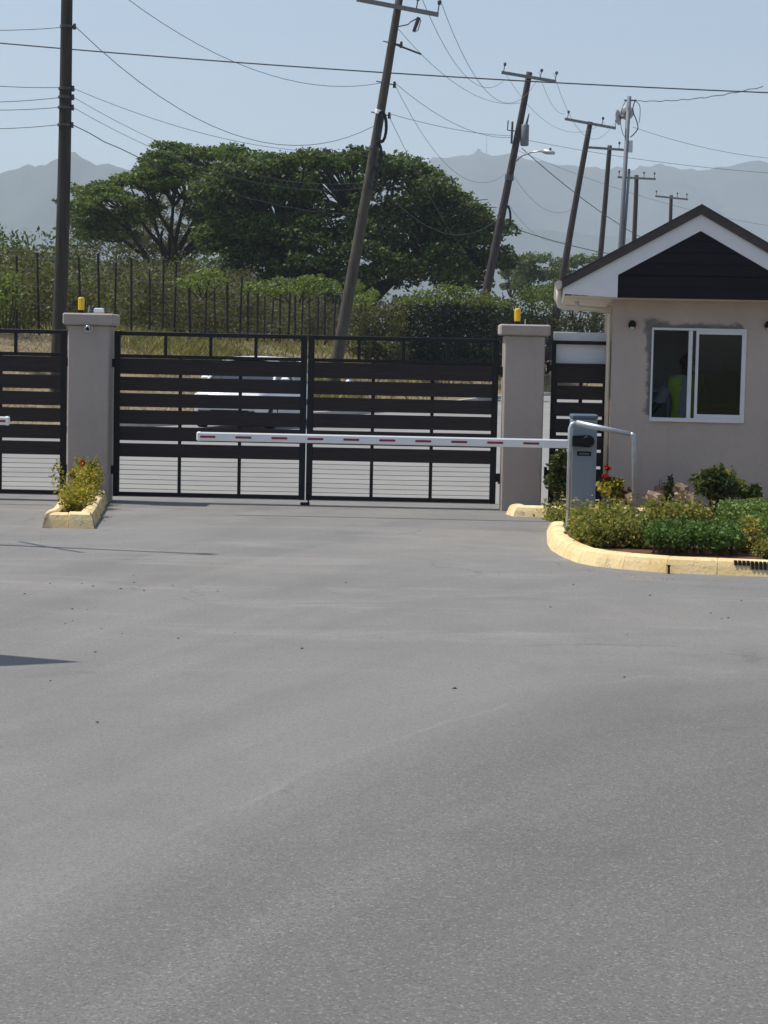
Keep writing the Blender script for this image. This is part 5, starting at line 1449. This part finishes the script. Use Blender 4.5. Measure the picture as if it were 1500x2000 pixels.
# planter shrub
rng2 = np.random.default_rng(88)
pt = thing('flowering_shrub', "yellow green shrub with one red bloom filling the narrow planter", "shrub", (-3.00, 20.2, 0.10))
q = MB(); C = []; C2 = []
for k in range(46):
    f = rng2.random(); y = -1.45 + 2.75*f; xx = 0.14 - 0.26*f + rng2.normal()*0.06
    h = 0.08 + 0.23*f**1.3 + rng2.random()*0.06
    e = Vector((xx + rng2.normal()*0.05, y+rng2.normal()*0.05, h))
    limb(q, (xx, y, -0.02), e, 0.006, 0.002, rng2, 0.2, 4)
    C.append(clump_points(rng2, tuple(e*1.0 - Vector((0,0,h*0.3))), (0.075, 0.10, h*0.5+0.03), 130, 0.2))
tag(q.build('stem', M['stem'], pt), kind='stuff')
C = np.concatenate(C); C[:,2] = np.maximum(C[:,2], 0.012)
quads('foliage', leaf_quads(C, 0.032, 0.1, 0.5, 0.5, rng2), M['lf_yel'], pt)
C = np.concatenate([clump_points(rng2, (-0.13, 0.95, 0.345), (0.028, 0.03, 0.03), 70, 0.3)])
quads('bloom', leaf_quads(C, 0.035, 0.1, 0.8, 0.4, rng2), M['lf_flower'], pt)
C = np.concatenate([clump_points(rng2, (-0.16, 0.5, 0.24), (0.03, 0.04, 0.03), 40, 0.3)])
quads('dry_leaves', leaf_quads(C, 0.035, 0.1, 0.6, 0.4, rng2), M['lf_rust'], pt)

# ------------------------------------------------------------------ small things
bagp = P(684, 668, 61); zb_ = bank_z(bagp.x, 61)
bag = MB(); vs = []
for i in range(6):
    for k in range(10):
        a = 2*math.pi*k/10; r = [0.12, 0.2, 0.22, 0.16, 0.06, 0.10][i]; vs.append((math.cos(a)*r*(1+0.2*math.sin(3*a+i)), math.sin(a)*r*0.8, [0, .08, .2, .34, .42, .52][i]))
bag.add(vs, [(i*10+k, i*10+(k+1)%10, (i+1)*10+(k+1)%10, (i+1)*10+k) for i in range(5) for k in range(10)])
M['bag'] = paint("pale_blue_plastic", (0.50, 0.58, 0.66), 0.35, 0.1, 8)
o = bag.build('plastic_bag', M['bag']); o.location = (bagp.x, 61, zb_); tag(o, "pale knotted plastic bag at the leaning pole's foot", "bag")
# loose grit lying on the forecourt
rg = np.random.default_rng(33); q = MB()
def grit(px, py, r):
    p = G(px, py); vs = [(p.x + r*math.cos(a)*(0.7+0.6*rg.random()), p.y + r*math.sin(a)*(0.7+0.6*rg.random()), 0.001) for a in np.linspace(0, 5.2, 6)]
    vs += [(p.x+r*0.1, p.y, r*0.7)]
    q.add(vs, [(k, (k+1) % 6, 6) for k in range(6)])
for px, py in [(48,1160),(98,1140),(160,1140),(181,1145),(236,1150),(281,1154),(261,1125),(262,1138),(337,1144),(425,1155),(141,1190),(98,1330),(190,1411),(186,1274),(888,1345),(1220,1323),(1270,1163),(1448,1173),(1422,1207),(1410,1209),(1388,1198),(1075,1186),(675,1138),(1120,1142),(348,1247),(590,1267)]:
    grit(px, py, rg.uniform(0.007, 0.012))
for k in range(90):
    grit(rg.uniform(0, 1500) if k % 3 else rg.uniform(60, 460), rg.uniform(1050, 1260), rg.uniform(0.003, 0.006))
tag(q.build('debris', M['dark']), "scattered dark grit on the forecourt", "grit", kind='stuff')
q = MB()
for k in range(30):
    px = rg.uniform(1080, 1330); grit(px, np.interp(px, [1080, 1150, 1300], [1092, 1112, 1126]) + rg.uniform(0, 10), rg.uniform(0.006, 0.013))
tag(q.build('gravel', M['rock']), "pale grit washed up along the yellow kerb", "grit", kind='stuff')

# unseen, added for their shadows: a lamp post for the pole shadow, a made-up sheet
tip = G(397, 1082); kx = sun_vec.x/sun_vec.z; ky = sun_vec.y/sun_vec.z
Hl = 7.0
lp = thing('lamp_post', "slim lamp post outside the picture whose shadow crosses the forecourt", "lamp post", (tip.x + kx*Hl, tip.y + ky*Hl, 0))
MB().tube([(0,0,0),(0,0,Hl)], [0.055,0.032], 10).build('post', M['galv'], lp, True)
MB().tube([(-0.28,0.42,4.45),(0,0.02,4.5),(0.35,-0.40,4.5)], 0.022, 8).build('arm', M['galv'], lp, True)
MB().box(-0.06,0.06,-0.06,0.06,Hl-0.02,Hl+0.10,0.02).build('lamp_head', M['galv'], lp)
st_ = G(163, 1293); Hs = 3.0
c0 = Vector((st_.x + kx*Hs, st_.y + ky*Hs, Hs))
shadow_caster = thing('added_shadow_caster', "unseen triangular sheet added to cast a pointed shadow", "shadow caster", (c0.x, c0.y, 0))
MB().add([(0,0,Hs),(-3.0,1.25,Hs+0.1),(-3.0,-1.5,Hs+0.1),(0,0,Hs-0.01),(-3.0,1.25,Hs+0.09),(-3.0,-1.5,Hs+0.09)], [(0,1,2),(5,4,3),(0,3,4,1),(1,4,5,2),(2,5,3,0)]).build('caster_sheet', M['black_steel'], shadow_caster)
for x, y in ((-3.02, 1.27), (-3.02, -1.52)): MB().tube([(x, y, 0), (x, y, Hs+0.12)], 0.04, 8).build('post', M['galv'], shadow_caster)

# boundary walls that carry on from the gates on either side, outside the picture
def boundary_wall(x0, x1, y, label):
    t = thing('boundary_wall', label, "wall", (x0, y, 0), kind='thing')
    MB().box(0, x1-x0, -0.1, 0.1, -0.02, 1.85, 0.01).build('wall_body', M['pillar'], t)
    MB().box(-0.03, x1-x0+0.03, -0.14, 0.14, 1.85, 1.93, 0.01).build('coping', M['pillar'], t)
boundary_wall(hx + 1.80, 16.0, 22.3, "beige boundary wall continuing past the guardhouse, outside the picture")
boundary_wall(-16.0, lx0 - 0.12, 21.95, "beige boundary wall continuing past the exit gate, outside the picture")

# ------------------------------------------------------------------ haze
hz = bpy.data.materials.new("pale_haze"); hz.use_nodes = True
hn = hz.node_tree.nodes; hn.remove(hn["Principled BSDF"])
pv = hn.new("ShaderNodeVolumePrincipled"); pv.inputs["Color"].default_value = (0.76, 0.87, 1.0, 1)
pv.inputs["Density"].default_value = 0.00022; pv.inputs["Anisotropy"].default_value = 0.2
hz.node_tree.links.new(pv.outputs[0], hn["Material Output"].inputs["Volume"])
o = MB().box(-6400, 6400, -560, 6400, -3, 640).build('haze', hz); tag(o, "pale blue haze lying over the plain and hills", "haze", kind='stuff')
